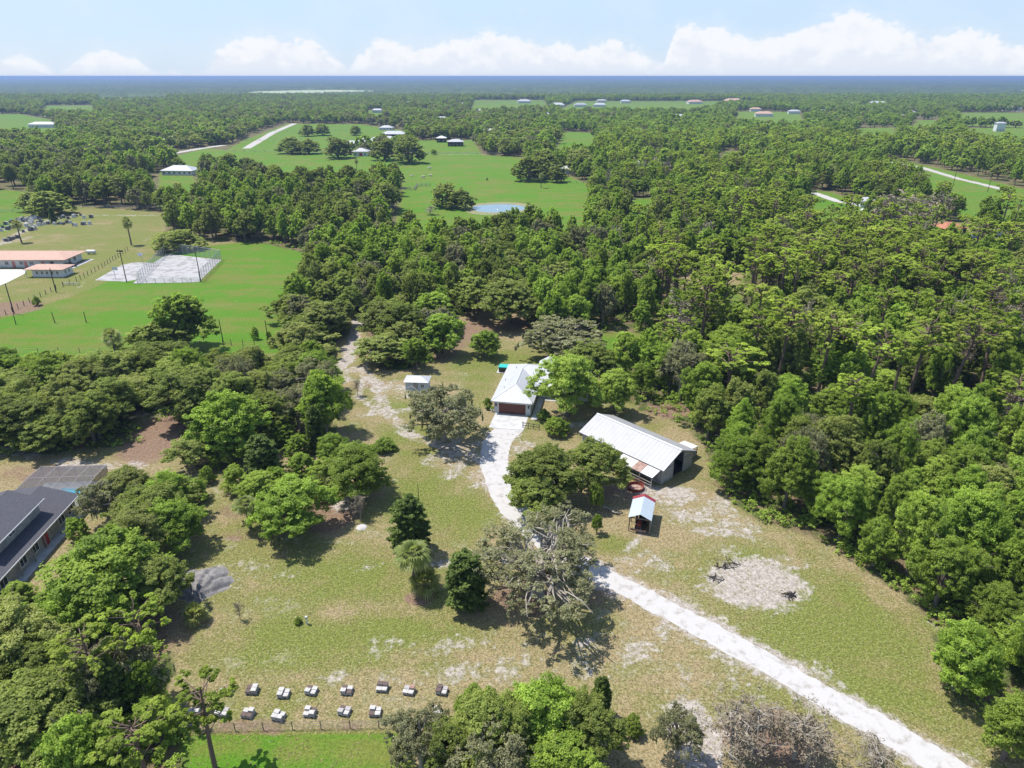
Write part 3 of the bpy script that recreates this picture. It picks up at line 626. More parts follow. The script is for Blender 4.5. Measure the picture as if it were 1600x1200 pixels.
NAMES = {'dome': 'live_oak', 'big': 'live_oak', 'oak': 'live_oak', 'broad': 'broadleaf_tree', 'bright': 'broadleaf_tree', 'moss': 'live_oak', 'pine': 'pine_tree', 'dead': 'bare_tree', 'column': 'columnar_tree', 'shrub': 'shrub', 'brightshrub': 'shrub', 'palm': 'palm_tree', 'palmetto': 'palmetto_bush'}
CATS = {'dome': 'oak tree', 'big': 'oak tree', 'oak': 'oak tree', 'broad': 'tree', 'bright': 'tree', 'moss': 'oak tree', 'pine': 'pine tree', 'dead': 'bare tree', 'column': 'tree', 'shrub': 'shrub', 'brightshrub': 'shrub', 'palm': 'palm tree', 'palmetto': 'palmetto'}
def place_tree(kind, x, y, h, rad, label, group=None, lod=None, var=None, rz=None, single=False):
    d = depth(x, y)
    if lod is None: lod = 0 if d < 150 else (1 if d < 260 else 2)
    L = protos(kind, lod, 4 if lod == 0 else 6)
    tm, cm = L[var % len(L) if var is not None else random.randrange(len(L))]
    nr = {'pine': 2.3, 'column': 2.4, 'palm': 2.8, 'palmetto': 3.0, 'dead': 3.0, 'shrub': 4.6, 'brightshrub': 4.6, 'moss': 5.6, 'big': 5.8}.get(kind, 5.0)
    nh = {'shrub': 7.2, 'brightshrub': 7.2, 'moss': 8.6, 'big': 8.4, 'palmetto': 2.6}.get(kind, 10.0)
    e = empty(NAMES[kind], (x, y, 0), random.random() * 6.28 if rz is None else rz, label, CATS[kind], group)
    e.scale = (rad / nr, rad / nr, h / nh)
    t = bpy.data.objects.new('trunk', tm); COL.objects.link(t); t.parent = e
    c = bpy.data.objects.new('crown' if kind != 'palm' and kind != 'palmetto' else 'fronds', cm); COL.objects.link(c); c.parent = e
    return e
def hero(kind, px, py, rpx, h, label, group=None, z=.6, **k):
    """crown centre at a photo point read at z*h above the ground, crown half-width in photo pixels"""
    x, y = G(px, py, z * h); rad = rpx * 1.1 * depth(x, y, z * h) / F
    return place_tree(kind, x, y, h, rad, label, group, **k)
HERO = []
def add_heroes():
    T = [
     ('big', 845, 872, 106, 11, 'huge sprawling grey-brown oak with bare limbs standing over the white gravel driveway', .55),
     ('oak', 850, 735, 58, 9.5, 'dark green oak on the right edge of the driveway bend below the house'),
     ('oak', 925, 722, 48, 9, 'dark spreading oak whose crown touches the front of the white-roofed barn'),
     ('moss', 691, 640, 58, 10.5, 'low dome of grey-green oak standing between the small white shed and the garage'),
     ('column', 640, 820, 30, 9, 'tall dense dark green column tree standing behind the fan palm in the open paddock', .5),
     ('column', 727, 908, 33, 8.5, 'dense dark egg-shaped tree standing just left of the huge sprawling grey oak', .5),
     ('palm', 646, 862, 33, 7.2, 'fan palm with drooping fronds in the middle of the open paddock', .85),
     ('palmetto', 663, 912, 24, 2.6, 'dark fan-leaved palmetto clump at the foot of the paddock palm', .5),
     ('broad', 405, 760, 34, 6.5, 'dark tree squeezed between the left-tip fan palm and the bottom tree of the thicket'),
     ('shrub', 470, 722, 30, 4.5, 'dense green bush on the back side of the thicket, nearest the narrow ivy-covered stem'),
     ('broad', 520, 700, 30, 6, 'green tree on the upper right of the thicket towards the sandy track'),
     ('shrub', 432, 745, 26, 5, 'mid green bush in the very middle of the thicket'),
     ('oak', 420, 640, 36, 9, 'dark oak between the very large round tree and the bright leaning tree'),
     ('oak', 300, 700, 34, 6, 'low dark oak at the foot of the very large round tree'),
     ('broad', 345, 700, 26, 5, 'leafy low tree before the very large round tree'),
     ('oak', 200, 760, 40, 8, 'green oak directly right of the pool cage'),
     ('broad', 265, 815, 44, 8, 'dark leafy tree above the sand heap'),
     ('oak', 215, 830, 46, 9, 'dense oak between the rounded oak and the very large bright tree'),
     ('broad', 110, 950, 50, 8.5, 'leafy tree at the near foot of the very large bright tree'),
     ('oak', 130, 1060, 50, 9, 'dark oak left of the vine-covered trunk'),
     ('bright', 85, 975, 36, 6, 'light green tree beside the pale sandy drive at the left'),
     ('broad', 232, 1120, 30, 6, 'leafy tree just behind the broad low pine'),
     ('oak', 810, 1130, 44, 7, 'middle oak of the clump at the bottom centre'),
     ('shrub', 990, 1130, 20, 2.4, 'scrubby bush at the right foot of the bottom clump'),
     ('oak', 700, 1165, 40, 6.5, 'dark oak in the left half of the bottom clump'),
     ('oak', 835, 770, 40, 7.5, 'low oak at the near left foot of the trees by the driveway bend'),
     ('pine', 1105, 452, 30, 19, 'flat-crowned pine at the left end of the tall pine row in the right-hand wood', .86), ('pine', 1150, 560, 44, 13, 'wide flat-topped pine directly behind the wood edge right of the barn', .86), ('pine', 1195, 462, 26, 20, 'slim pine second in the tall pine row of the right-hand wood', .86), ('pine', 1300, 505, 30, 19, 'pine just right of the reddish-trunked one', .86), ('pine', 1370, 525, 32, 19, 'tall pine with an open crown in the middle of the tall pine row', .86), ('pine', 1415, 540, 26, 17, 'shorter pine filling the gap in the middle of the tall pine row', .86), ('pine', 1448, 512, 36, 20, 'broad-crowned pine right of the middle of the tall pine row', .86), ('pine', 1510, 515, 34, 20, 'pine with forked pale limbs towards the right end of the tall pine row', .86), ('pine', 1565, 505, 34, 20, 'last big pine of the row at the right edge', .86), ('pine', 1590, 600, 34, 15, 'low yellow-green pine at the right edge below the tall row', .86), ('pine', 1085, 470, 18, 17, 'thin pine beside the vine-hung snag', .86), ('pine', 1340, 600, 26, 14, 'small pine standing below the tall pine row', .86), ('pine', 1000, 330, 12, 17, 'left of twin pines by the small meadow gap', .86), ('pine', 1012, 332, 12, 16, 'right of twin pines by the small meadow gap', .86),
     ('oak', 622, 500, 36, 11, 'oak at the left front of the wood behind the sandy yard, by the track mouth'),
     ('broad', 690, 515, 34, 10, 'leafy tree standing over orange litter in the middle behind the small white shed'),
     ('broad', 650, 548, 22, 7.5, 'small leafy tree directly above the small white shed at the wood edge'),
     ('oak', 740, 455, 32, 11, 'dark oak left of the big forked oak over the orange litter'),
     ('palm', 384, 786, 22, 5.2, 'yellowish fan palm at the left tip of the thicket in the paddock', .85),
     ('broad', 556, 728, 52, 8.5, 'round dark tree at the right tip of the thicket beside the open grass'),
     ('broad', 452, 787, 56, 8.5, 'broad dark green tree at the bottom tip of the thicket above the reddish earth'),
     ('shrub', 502, 735, 34, 5, 'grey-green bush filling the middle of the thicket between two dark trees'),
     ('palmetto', 500, 765, 20, 3, 'blue-green palmetto inside the thicket beside the round dark tree', .5),
     ('column', 410, 715, 26, 8, 'dark conical tree on the left side of the thicket', .5),
     ('shrub', 366, 742, 27, 5, 'pale green bush left of the dark conical tree'),
     ('broad', 355, 655, 55, 12, 'very large dark green round tree left of the thicket'),
     ('bright', 500, 607, 42, 12.5, 'bright green leaning tree with a vine-covered trunk at the top of the thicket', .75),
     ('moss', 462, 628, 38, 9, 'grey thin-leaved oak with bare boughs touching the bright leaning tree'),
     ('column', 492, 670, 15, 9, 'narrow ivy-covered tree stem under the bright leaning tree', .5),
     ('brightshrub', 440, 672, 28, 5, 'light green bush behind the thicket'),
     ('brightshrub', 465, 692, 27, 4.5, 'light yellow-green bush in the centre of the thicket'),
     ('shrub', 600, 693, 25, 2.2, 'low bushy spur on the right side of the thicket by the sandy track'),
     ('bright', 487, 553, 24, 8, 'bright yellow-green tree at the left of the sandy track mouth'),
     ('brightshrub', 322, 738, 16, 3.2, 'light green hedge plant by the lawn beside the pool cage'),
     ('brightshrub', 335, 720, 12, 3, 'small light green hedge plant at the far end of the lawn hedge'),
     ('shrub', 305, 760, 24, 4, 'mid green bush at the near end of the lawn hedge'),
     ('oak', 235, 790, 58, 8.5, 'rounded green oak right of the dark-roofed house corner'),
     ('broad', 262, 768, 34, 8, 'green tree between the rounded oak and the lawn hedge'),
     ('bright', 170, 890, 92, 11, 'very large bright green tree in front of the dark-roofed house'),
     ('moss', 160, 778, 36, 7.5, 'grey mossy snag of an oak at the corner of the pool cage'),
     ('shrub', 118, 822, 24, 4, 'bush against the wall at the far end of the dark-roofed house'),
     ('shrub', 25, 922, 30, 3, 'grey-green bush at the near corner of the dark-roofed house'),
     ('shrub', 35, 952, 20, 2.4, 'low dark bush at the edge of the grey drive'),
     ('oak', 245, 905, 45, 8, 'dark oak at the edge of the paddock behind the sand heap', .6),
     ('pine', 205, 968, 40, 13, 'tall pine with puffy yellow-green needles above the leftmost trees', .85),
     ('pine', 130, 1000, 42, 13, 'tall pine with yellow-brown tips left of the vine-covered trunk', .85),
     ('oak', 60, 1120, 95, 10, 'large dark green oak in the bottom left corner'),
     ('oak', 60, 1040, 55, 8.5, 'green oak at the left edge above the corner oak'),
     ('moss', 175, 1050, 62, 9.5, 'open greyish oak with bare limbs beside the brown leaf litter'),
     ('column', 180, 1085, 22, 10, 'vine-covered tree trunk in the bottom left wood', .5),
     ('broad', 222, 1070, 36, 7.5, 'mid green tree at the paddock edge in the bottom left wood'),
     ('pine', 306, 1085, 46, 11, 'lone leaning pine beside the leftmost row of hives', .88),
     ('pine', 205, 1140, 54, 11.5, 'broad low pine with bright puffy needles at the bottom left', .88),
     ('palmetto', 305, 962, 18, 1.9, 'ragged green palmetto by the edge of the paddock below the sand heap', .5),
     ('broad', 845, 1112, 62, 7.5, 'bright green dense tree in the clump at the bottom centre'),
     ('oak', 760, 1130, 55, 7.5, 'green tree with pale branches in the clump at the bottom centre'),
     ('bright', 740, 1100, 30, 4.5, 'small bright yellow-green bushy tree at the left of the bottom clump'),
     ('oak', 920, 1130, 48, 7, 'dark green tree at the right end of the bottom clump'),
     ('moss', 655, 1150, 50, 7, 'grey ragged oak at the left end of the bottom clump by the hives'),
     ('moss', 770, 1180, 60, 7, 'pale-limbed grey oak at the front of the bottom clump'),
     ('bright', 880, 1190, 60, 6, 'bright green low tree at the very front of the bottom clump'),
     ('column', 940, 1090, 16, 5.5, 'thin dark sapling above the right end of the bottom clump', .5),
     ('moss', 1062, 1140, 36, 6.5, 'thin ragged mossy tree left of the bare sandy hollow'),
     ('dead', 1150, 1140, 46, 6.5, 'leafless brown-grey tree right of the bare sandy hollow'),
     ('dead', 1185, 1130, 45, 6.8, 'leafless grey tree directly right of the brown-grey one by the hollow'),
     ('dead', 1250, 1145, 45, 6, 'bare grey sprawling tree below the driveway at the bottom'),
     ('dead', 1270, 1160, 38, 6, 'leafless tree tangled with the bare sprawling tree below the driveway'),
     ('dead', 1370, 1185, 36, 3.5, 'low heap of grey bare branches at the bottom edge near the driveway'),
     ('broad', 889, 590, 48, 13, 'tall green oak leaning over the white roof right of the garage', .62),
     ('broad', 963, 602, 31, 9.5, 'round bright tree with a clear grey trunk behind the barn', .62),
     ('oak', 920, 565, 40, 11, 'green oak behind the right wing of the white-roofed house'),
     ('broad', 758, 533, 26, 6.5, 'small round dark tree with a ground shadow on the back lawn'),
     ('moss', 880, 520, 62, 9, 'wide grey mossy oak behind the white-roofed house'),
     ('oak', 795, 460, 48, 12, 'big dark oak with a forked trunk over orange leaf litter', .65),
     ('shrub', 762, 627, 9, 2.2, 'flowering bush at the left corner of the garage'),
     ('brightshrub', 870, 662, 24, 3.6, 'bright green flowering bush inside the rail fence beside the garage'),
     ('shrub', 850, 645, 14, 2, 'low reddish-green bush along the garage walk'),
     ('bright', 932, 778, 11, 5, 'small bright green cedar beside the pole shed clearing', .5),
     ('broad', 933, 815, 9, 3.5, 'dark green slim bush below the small bright cedar'),
     ('oak', 275, 374, 31, 8.5, 'solitary round dark oak behind the fenced sports court', .5),
     ('broad', 285, 492, 44, 14, 'tall dark tree rising in front of the bright green field', .62),
     ('oak', 245, 525, 38, 9, 'lower dark tree at the left foot of the tall tree by the green field'),
     ('palm', 172, 520, 17, 9, 'palm standing in front of the bright green field left of the tall dark tree', .9),
     ('palm', 196, 342, 9.5, 8.5, 'lone tall palm in the middle of the cemetery lawn', .95),
     ('palm', 24, 345, 9.5, 9, 'tall palm among the graves near the left edge', .95),
     ('column', 81, 336, 5, 6, 'small dark conical tree at the edge of the graves', .5),
     ('oak', 75, 312, 30, 9, 'dark oak behind the graves at the left'), ('oak', 48, 310, 20, 8, 'dark oak left of the oak behind the graves'),
     ('shrub', 56, 468, 7.5, 3, 'round dark bush on the fence line between the poles'),
     ('shrub', 398, 518, 8, 3.5, 'small bush by the gate in the wire fence of the green field'),
     ('shrub', 420, 525, 8, 4, 'small dark tree next to the fence post of the green field'),
     ('oak', 696, 303, 22, 10, 'dark oak left of the pond in the pasture', .5), ('broad', 718, 310, 20, 8, 'dark spreading tree touching the pond-side oak', .5),
     ('dead', 672, 328, 10, 3, 'brown brush heap left of the pond'),
     ('oak', 825, 262, 22, 10, 'dark oak at the near left of the white house in the pasture', .5), ('oak', 850, 255, 26, 11, 'tall dark oak left of the white house in the pasture', .5), ('broad', 870, 270, 14, 7, 'lower tree against the white house in the pasture', .5),
     ('palm', 846, 272, 5, 7, 'small palm before the white house in the pasture', .9), ('oak', 905, 250, 22, 11, 'dark oak behind the white house in the pasture', .5),
     ('oak', 455, 226, 20, 9, 'left of two joined oaks in the far pasture', .5), ('oak', 482, 228, 16, 8, 'right of two joined oaks in the far pasture', .5),
     ('oak', 526, 229, 21, 11, 'big dark round oak left of the house with the red door', .5), ('oak', 600, 232, 20, 11, 'big dark oak right of the house with the red door', .5), ('oak', 638, 232, 24, 13, 'largest dark oak at the right end of the row by the red-doored house', .5),
     ('oak', 330, 255, 10, 9, 'slim dark oak beside the road bend near the pale-roofed house', .5), ('oak', 355, 252, 14, 8, 'dark oak right of the slim one near the road bend', .5), ('oak', 385, 255, 12, 6, 'low dark oak at the end of the roadside group', .5),
     ('shrub', 678, 236, 7, 4, 'single dark bush on the far edge of the pasture'), ('palm', 556, 250, 4, 7, 'small palm in the shaded far pasture', .9),
     ('oak', 555, 203, 9, 7, 'small lone tree on the far green strip', .5), ('oak', 480, 203, 12, 8, 'left tree of the clump on the far green strip', .5), ('oak', 503, 202, 12, 8, 'right tree of the clump on the far green strip', .5),
     ('dead', 1395, 330, 26, 13, 'bare grey trees standing left of the orange roof', .55), ('dead', 1440, 335, 26, 13, 'bare grey tree directly left of the orange roof', .55), ('dead', 1420, 350, 20, 11, 'brownish bare tree in front of the bare grey pair', .55),
     ('dead', 1470, 325, 18, 12, 'bare tree behind the orange roof', .55), ('dead', 1063, 500, 24, 13, 'bare grey vine-hung snag in the wood right of the house', .55), ('dead', 1255, 520, 14, 15, 'slender bleached snag among the pines', .55),
     ('dead', 1500, 560, 20, 14, 'bleached dead pine in the right-hand wood', .55), ('dead', 1580, 640, 24, 9, 'pale fallen-looking snag near the right edge', .55),
     ('bright', 1520, 243, 18, 8, 'vivid green tree crown near the right edge beyond the sand road'),
     ('dead', 372, 952, 8, 2.6, 'small leafless sapling in the paddock right of the palmetto'), ('shrub', 465, 968, 8, 1, 'low green bush beside the short white post in the paddock'),
     ('dead', 561, 790, 13, 4, 'thin bare sapling on the sandy patch below the thicket'), ('dead', 558, 604, 9, 3.5, 'thin sapling on the grass beside the sandy track'),
     ('broad', 1590, 1130, 45, 8, 'bright green tree at the right edge near the bottom'), ('broad', 1510, 1020, 50, 9, 'green tree bulging out at the lower right wood edge'),
     ('pine', 1230, 505, 30, 19, 'tall reddish-trunked pine standing clear above the wood', .8),
    ]
    for t in T:
        if t[0] in ('oak', 'broad') and t[2] < 400: t = ('dome',) + t[1:]
        kind, px, py, rp, h, lab = t[:6]; z = t[6] if len(t) > 6 else .6; h *= 1.6 if py < 290 and kind == 'dome' else (1.25 if py < 345 else 1)
        e = hero(kind, px, py, rp, h, lab, z=z); HERO.append((e.location.x, e.location.y, rp * depth(e.location.x, e.location.y) / F, kind))
add_heroes()

# ------------------------------------------------------------ the woods
FAR_HOUSES = [(590, 176, 22, 'roofhouse', 'white roof in the far wood left of centre'), (721, 165, 24, 'roofbarn', 'pale roof at the left of the distant town'), (750, 177, 20, 'roofhouse', 'small roof just below the distant town'), (819, 161, 40, 'roofhouse', 'broad white roof standing out in the distant town'),
        (870, 167, 40, 'roofhouse', 'long pale roof at the centre of the distant town'), (907, 167, 34, 'roofbarn', 'grey-white roof at the centre of the distant town'), (940, 160, 30, 'greywall', 'grey roof right of centre in the distant town'), (937, 167, 34, 'roofhouse', 'white roof below the grey one in the distant town'), (977, 161, 30, 'roofhouse', 'white roof at the right of the distant town'),
        (1022, 175, 22, 'roofhouse', 'white roof alone below the distant town'), (1085, 162, 44, 'tanroof', 'large tan roof right of the distant town'), (1145, 160, 54, 'tanroof', 'very long tan roof right of the large tan one'), (1180, 174, 24, 'tanroof', 'small tan roof above the tan-grey hip'), (1193, 182, 34, 'tanroof', 'tan-grey hipped roof in the right-hand clearing'),
        (1240, 178, 24, 'roofhouse', 'white roof right of the tan-grey hip'), (1282, 177, 18, 'roofhouse', 'small white roof farther right of the tan-grey hip'), (1330, 166, 46, 'roofbarn', 'long grey roof in the far right wood'), (1370, 165, 50, 'roofhouse', 'longest pale roof in the far right wood'), (1530, 164, 26, 'roofhouse', 'white roof far off near the right edge'),
        (1580, 173, 36, 'roofhouse', 'bright white house far off at the right edge'), (1560, 205, 14, 'roofhouse', 'small white tower-like house near the right edge'), (1172, 216, 24, 'roofbarn', 'pale roof buried in trees right of centre'), (1455, 146, 30, 'roofhouse', 'tiny white roof on the right skyline belt'), (1490, 166, 30, 'roofbarn', 'grey roof near the right skyline'),
        (560, 165, 20, 'roofhouse', 'tiny pale roof left of the distant town'), (640, 163, 22, 'roofhouse', 'tiny roof next to the distant town'), (470, 176, 26, 'roofhouse', 'small white roof above the end of the far road'), (330, 168, 24, 'roofbarn', 'tiny grey roof in the left far wood'), (690, 190, 24, 'roofhouse', 'white roof in the middle wood above the three pale roofs'), (850, 183, 24, 'roofbarn', 'grey roof between the green strip and the distant town'), (1060, 186, 26, 'roofhouse', 'white roof below the large tan roof'), (1300, 192, 24, 'roofhouse', 'small white roof in the right wood below the long grey roof'), (1420, 180, 26, 'roofhouse', 'white roof left of the far right field'), (1110, 150, 40, 'roofhouse', 'pale roof near the skyline above the large tan roof'), (1000, 150, 40, 'roofbarn', 'pale grey roof near the skyline right of centre'), (1240, 152, 40, 'roofhouse', 'tiny white roof near the skyline in the right half'), (200, 160, 30, 'roofhouse', 'tiny white roof near the skyline at the left')]
def scatter():
    r = np.random.default_rng(5); out = []
    bands = [(38, 260, 5.2), (260, 420, 6.4), (420, 900, 8.4), (900, 2300, 10.5)]
    for y0, y1, sp in bands:
        nx = int((y1 * .86 + 30) * 2 / sp); ny = int((y1 - y0) / sp)
        ix, iy = np.meshgrid(np.arange(nx), np.arange(ny)); X = (ix - nx / 2 + .5 * (iy % 2)) * sp + r.normal(size=ix.shape) * sp * .26; Y = y0 + (iy + .5) * sp + r.normal(size=ix.shape) * sp * .26
        X, Y = X.ravel(), Y.ravel(); k = np.abs(X) < Y * .83 + 24; X, Y = X[k], Y[k]
        ok = np.ones(X.shape, bool)
        for n_, pg in CLEAR.items():
            d = sdf(pg, X, Y); ok &= d < -(1.6 if y0 < 400 else 2.5)
        # thinner woods where light reaches the floor
        n1 = np.sin(X * .021 + 1.3) * np.sin(Y * .017 + .4) + .5 * np.sin(X * .053 + Y * .041)
        th = r.random(X.shape); ok &= ~((n1 > .9) & (th < .45)); ok &= th > .10
        if y0 >= 900:   # belts of open land far off
            n2 = np.sin(Y * .011 + np.sin(X * .003) * 1.5) + .8 * np.sin(X * .009 + Y * .002)
            ok &= ~((n2 > 1.25) & (th < .8) & (X > -250))
        for hx, hy, hr, hk in HERO:
            ok &= np.hypot(X - hx, Y - hy) > (min(hr, 6) * .75 + 1.2 if hk != 'pine' else 2.5)
            if hk in ('pine', 'dead') and hy > 90: ok &= ~((np.abs(X - hx * Y / hy) < 3.2) & (Y < hy) & (Y > hy - 9))
        for fh in FAR_HOUSES + [(273, 222, 24), (380, 192, 22), (232, 207, 12), (654, 201, 14), (760, 208, 20), (775, 210, 14), (800, 211, 16), (604, 203, 16), (616, 216, 26), (284, 274, 22), (1010, 273, 12), (1000, 262, 14), (1480, 366, 12), (1518, 372, 8), (1535, 385, 8)]:
            hx, hy = G(fh[0], fh[1]); w_ = fh[2]; fr = 30 + hy * .055
            ok &= ~((np.abs(X - hx) < w_ * .75) & (Y < hy + w_ * .4) & (Y > hy - fr))
        for rd, w in ROADS_: ok &= (dseg(X, Y, rd) > w) & (dseg(X, Y, [(a, b - 22) for a, b in rd]) > w + 8)
        out.append(np.stack([X[ok], Y[ok]], 1))
    P_ = np.concatenate(out); return P_
ROADS_ = [([G(*p) for p in [(1385, 252), (1440, 262), (1500, 280), (1570, 297)]], 7), ([G(*p) for p in [(1272, 301), (1310, 315), (1362, 324)]], 5), ([G(*p) for p in [(150, 264), (205, 256), (262, 241), (320, 231), (350, 227)]], 9), ([G(*p) for p in [(385, 232), (425, 208), (460, 193)]], 10), ([G(*p) for p in [(1000, 241), (1045, 253)]], 7)]
def right_pines(X, Y):
    a = inside(poly([(1020, 430), (1300, 420), (1700, 430), (1700, 720), (1350, 680), (1150, 640), (1020, 600)]), X, Y); return a
PTS = scatter()
rs = np.random.default_rng(21)
X, Y = PTS[:, 0], PTS[:, 1]
pz = right_pines(X, Y); u = rs.random(len(X)); patch = np.sin(X * .045 + .7) * np.sin(Y * .038 + 2) + rs.normal(size=len(X)) * .45
kindi = np.where(patch > .25, 1, 0)                      # 0 oak 1 broad 2 pine 3 moss 4 bright
kindi = np.where((u < .10) & ((X < 15) | (u < .045)), 3, kindi); kindi = np.where((u > .955), 4, kindi)
right = X > -5 + (Y - 90) * .05
kindi = np.where(right & (kindi == 0) & (u > .35), 1, kindi)
pn = np.sin(X * .03 + 2.2) * np.sin(Y * .05 + 1.1)
kindi = np.where(pz & (u < .18 + .55 * (pn > .15)) & (Y > 110), 2, kindi)
kindi = np.where((X > 60) & (u < .20) & (Y < 700) & (Y > 230), 2, kindi)
kindi = np.where((X > 10) & (Y > 70) & (Y < 420) & (u > .925) & (u < .955), 5, kindi)
hgt = rs.uniform(7.4, 14, len(X)) * (1 + .22 * sstep(Y, 180, 500)); rad = rs.uniform(2.6, 5.0, len(X)) * (1 + .2 * sstep(Y, 200, 600))
left_near = (X < -15) & (Y < 175); hgt = np.where(left_near, hgt * np.where(Y > 128, .72, .85), hgt); rad = np.where(left_near, rad * 1.38, rad)
far_f = sstep(Y, 380, 700); rad = rad * (1 + .22 * far_f); hgt = hgt * (1 - .12 * far_f)
hgt = np.where(kindi == 2, rs.uniform(14, 20, len(X)), hgt); rad = np.where(kindi == 2, rs.uniform(3.0, 4.8, len(X)), rad)
rad = np.where(kindi == 1, rad * .92, rad)
KN = ['oak', 'broad', 'pine', 'moss', 'bright', 'dead']
hgt = np.where(kindi == 5, hgt * 1.15, hgt); rad = np.where(kindi == 5, rs.uniform(2.0, 3.4, len(X)), rad)
vis = (np.abs(X) < (Y * math.cos(P) + H * math.sin(P)) * .755 + 3) & (Y > 40)
order = np.argsort(Y + np.abs(X) * .15); cnt = {}; LIM = {'oak': 195, 'broad': 270, 'pine': 250, 'moss': 45, 'bright': 24, 'dead': 60}
def zone(x, y):
    if x < -25 and y < 175: return 0
    if x > 15 and y < 118: return 1
    if x >= 15 and y < 190: return 2
    if y < 190: return 3
    if x < -20: return 4
    return 5
ZN = ['in the wood behind the dark-roofed house', 'along the lower right paddock edge', 'in the right-hand wood beyond the barn', 'in the wood behind the white-roofed house', 'in the wood beyond the ball field', 'in the far middle of the right-hand wood']
KL = {'oak': 'dull dark green oak', 'broad': 'fresh green leafy tree', 'pine': 'tall yellow-green pine', 'moss': 'greyish mossy oak', 'bright': 'bright yellow-green tree', 'dead': 'bare grey snag'}
GL = {'oak': 'dull green oaks', 'broad': 'fresh green leafy trees', 'pine': 'tall pines', 'moss': 'greyish mossy oaks', 'bright': 'bright yellow-green trees', 'dead': 'bare grey snags'}
used = np.zeros(len(X), bool)
for i in order:
    k = KN[kindi[i]]
    if not vis[i] or Y[i] > 460: continue
    if cnt.get(k, 0) >= LIM[k]: continue
    cnt[k] = cnt.get(k, 0) + 1; used[i] = True; z = zone(X[i], Y[i])
    place_tree(k, float(X[i]), float(Y[i]), float(hgt[i]), float(rad[i]), KL[k] + ' ' + ZN[z], GL[k] + ' ' + ZN[z])
print('individual trees', cnt, 'rest', int((~used).sum()))
# the rest of the woods: one object, instancing tree meshes on points
def source_collection():
    c = bpy.data.collections.new('woodland_sources')
    spec = []
    for lod in (1, 2):
        for ki, k in enumerate(KN):
            nl, ls = ((96, .45) if lod == 1 else (24, .95))
            if k == 'pine': nl, ls = ((64, .27) if lod == 1 else (24, .46))
            for v_ in range(3 if lod == 1 else 2):
                tb, (v, t) = make_tree(BASE.get(k, k), 900 + 31 * v_ + ki + lod * 100, nl, ls, None if lod == 1 else {'oak': 34, 'broad': 30, 'moss': 36, 'pine': 18, 'bright': 30, 'dead': None}[k], 6 if lod == 1 else 3)
                me = quad_mesh('w', v, t, M[KM[k][0]])
                vv = np.array(tb.v, np.float32); o = bpy.data.objects.new('s%d%d%d' % (lod, ki, v_), me)
                import bmesh
                bm = bmesh.new(); bm.from_mesh(me); vs = [bm.verts.new(p) for p in tb.v]
                for f in tb.f:
                    try: nf = bm.faces.new([vs[q] for q in f]); nf.material_index = 1
                    except ValueError: pass
                me.materials.append(M[KM[k][1]]); bm.to_mesh(me); bm.free()
                c.objects.link(o); spec.append((lod, ki, v_))
    return c, {s_: i for i, s_ in enumerate(spec)}
def woods(name, sel, lod, coll, index, nvar):
    n = len(sel); me = bpy.data.meshes.new(name); me.vertices.add(n)
    me.vertices.foreach_set('co', np.stack([X[sel], Y[sel], np.zeros(n)], 1).astype(np.float32).ravel())
    ii = np.array([index[(lod, int(k), int(v))] for k, v in zip(kindi[sel], rs.integers(0, nvar, n))], np.int32)
    a = me.attributes.new('pick', 'INT', 'POINT'); a.data.foreach_set('value', ii)
    nr = np.array([5.0, 5.0, 2.3, 5.6, 5.0, 3.0])[kindi[sel]]; nh = np.array([10, 10, 10, 8.6, 10., 10.])[kindi[sel]]
    sc = np.stack([rad[sel] / nr, rad[sel] / nr, hgt[sel] / nh], 1).astype(np.float32)
    a = me.attributes.new('size', 'FLOAT_VECTOR', 'POINT'); a.data.foreach_set('vector', sc.ravel())
    ro = np.zeros((n, 3), np.float32); ro[:, 2] = rs.random(n) * 6.28; a = me.attributes.new('turn', 'FLOAT_VECTOR', 'POINT'); a.data.foreach_set('vector', ro.ravel())
    o = bpy.data.objects.new(name, me); COL.objects.link(o)
    g = bpy.data.node_groups.new(name + '_nodes', 'GeometryNodeTree'); g.interface.new_socket('Geometry', in_out='INPUT', socket_type='NodeSocketGeometry'); g.interface.new_socket('Geometry', in_out='OUTPUT', socket_type='NodeSocketGeometry')
    gi = g.nodes.new('NodeGroupInput'); go = g.nodes.new('NodeGroupOutput'); ip = g.nodes.new('GeometryNodeInstanceOnPoints'); ci = g.nodes.new('GeometryNodeCollectionInfo')
    ci.inputs['Collection'].default_value = coll; ci.inputs['Separate Children'].default_value = True; ci.inputs['Reset Children'].default_value = True
    def named(nm, ty):
        q = g.nodes.new('GeometryNodeInputNamedAttribute'); q.data_type = ty; q.inputs['Name'].default_value = nm; return q.outputs['Attribute']
    e2r = g.nodes.new('FunctionNodeEulerToRotation'); L = g.links.new
    L(gi.outputs[0], ip.inputs['Points']); L(ci.outputs[0], ip.inputs['Instance']); ip.inputs['Pick Instance'].default_value = True
    L(named('pick', 'INT'), ip.inputs['Instance Index']); L(named('turn', 'FLOAT_VECTOR'), e2r.inputs[0]); L(e2r.outputs[0], ip.inputs['Rotation']); L(named('size', 'FLOAT_VECTOR'), ip.inputs['Scale'])
    L(ip.outputs[0], go.inputs[0]); md = o.modifiers.new('woods', 'NODES'); md.node_group = g
    return o
coll, index = source_collection()
rest = np.where(~used)[0]
near = rest[Y[rest] < 480]; farr = rest[Y[rest] >= 480]
tag(woods('woodland', near, 1, coll, index, 3), 'dense mass of mixed oaks and pines filling the middle distance behind the nearer trees', 'woodland', kind='stuff')
tag(woods('distant_woodland', farr, 2, coll, index, 2), 'distant flat woodland stretching towards the horizon', 'woodland', kind='stuff')
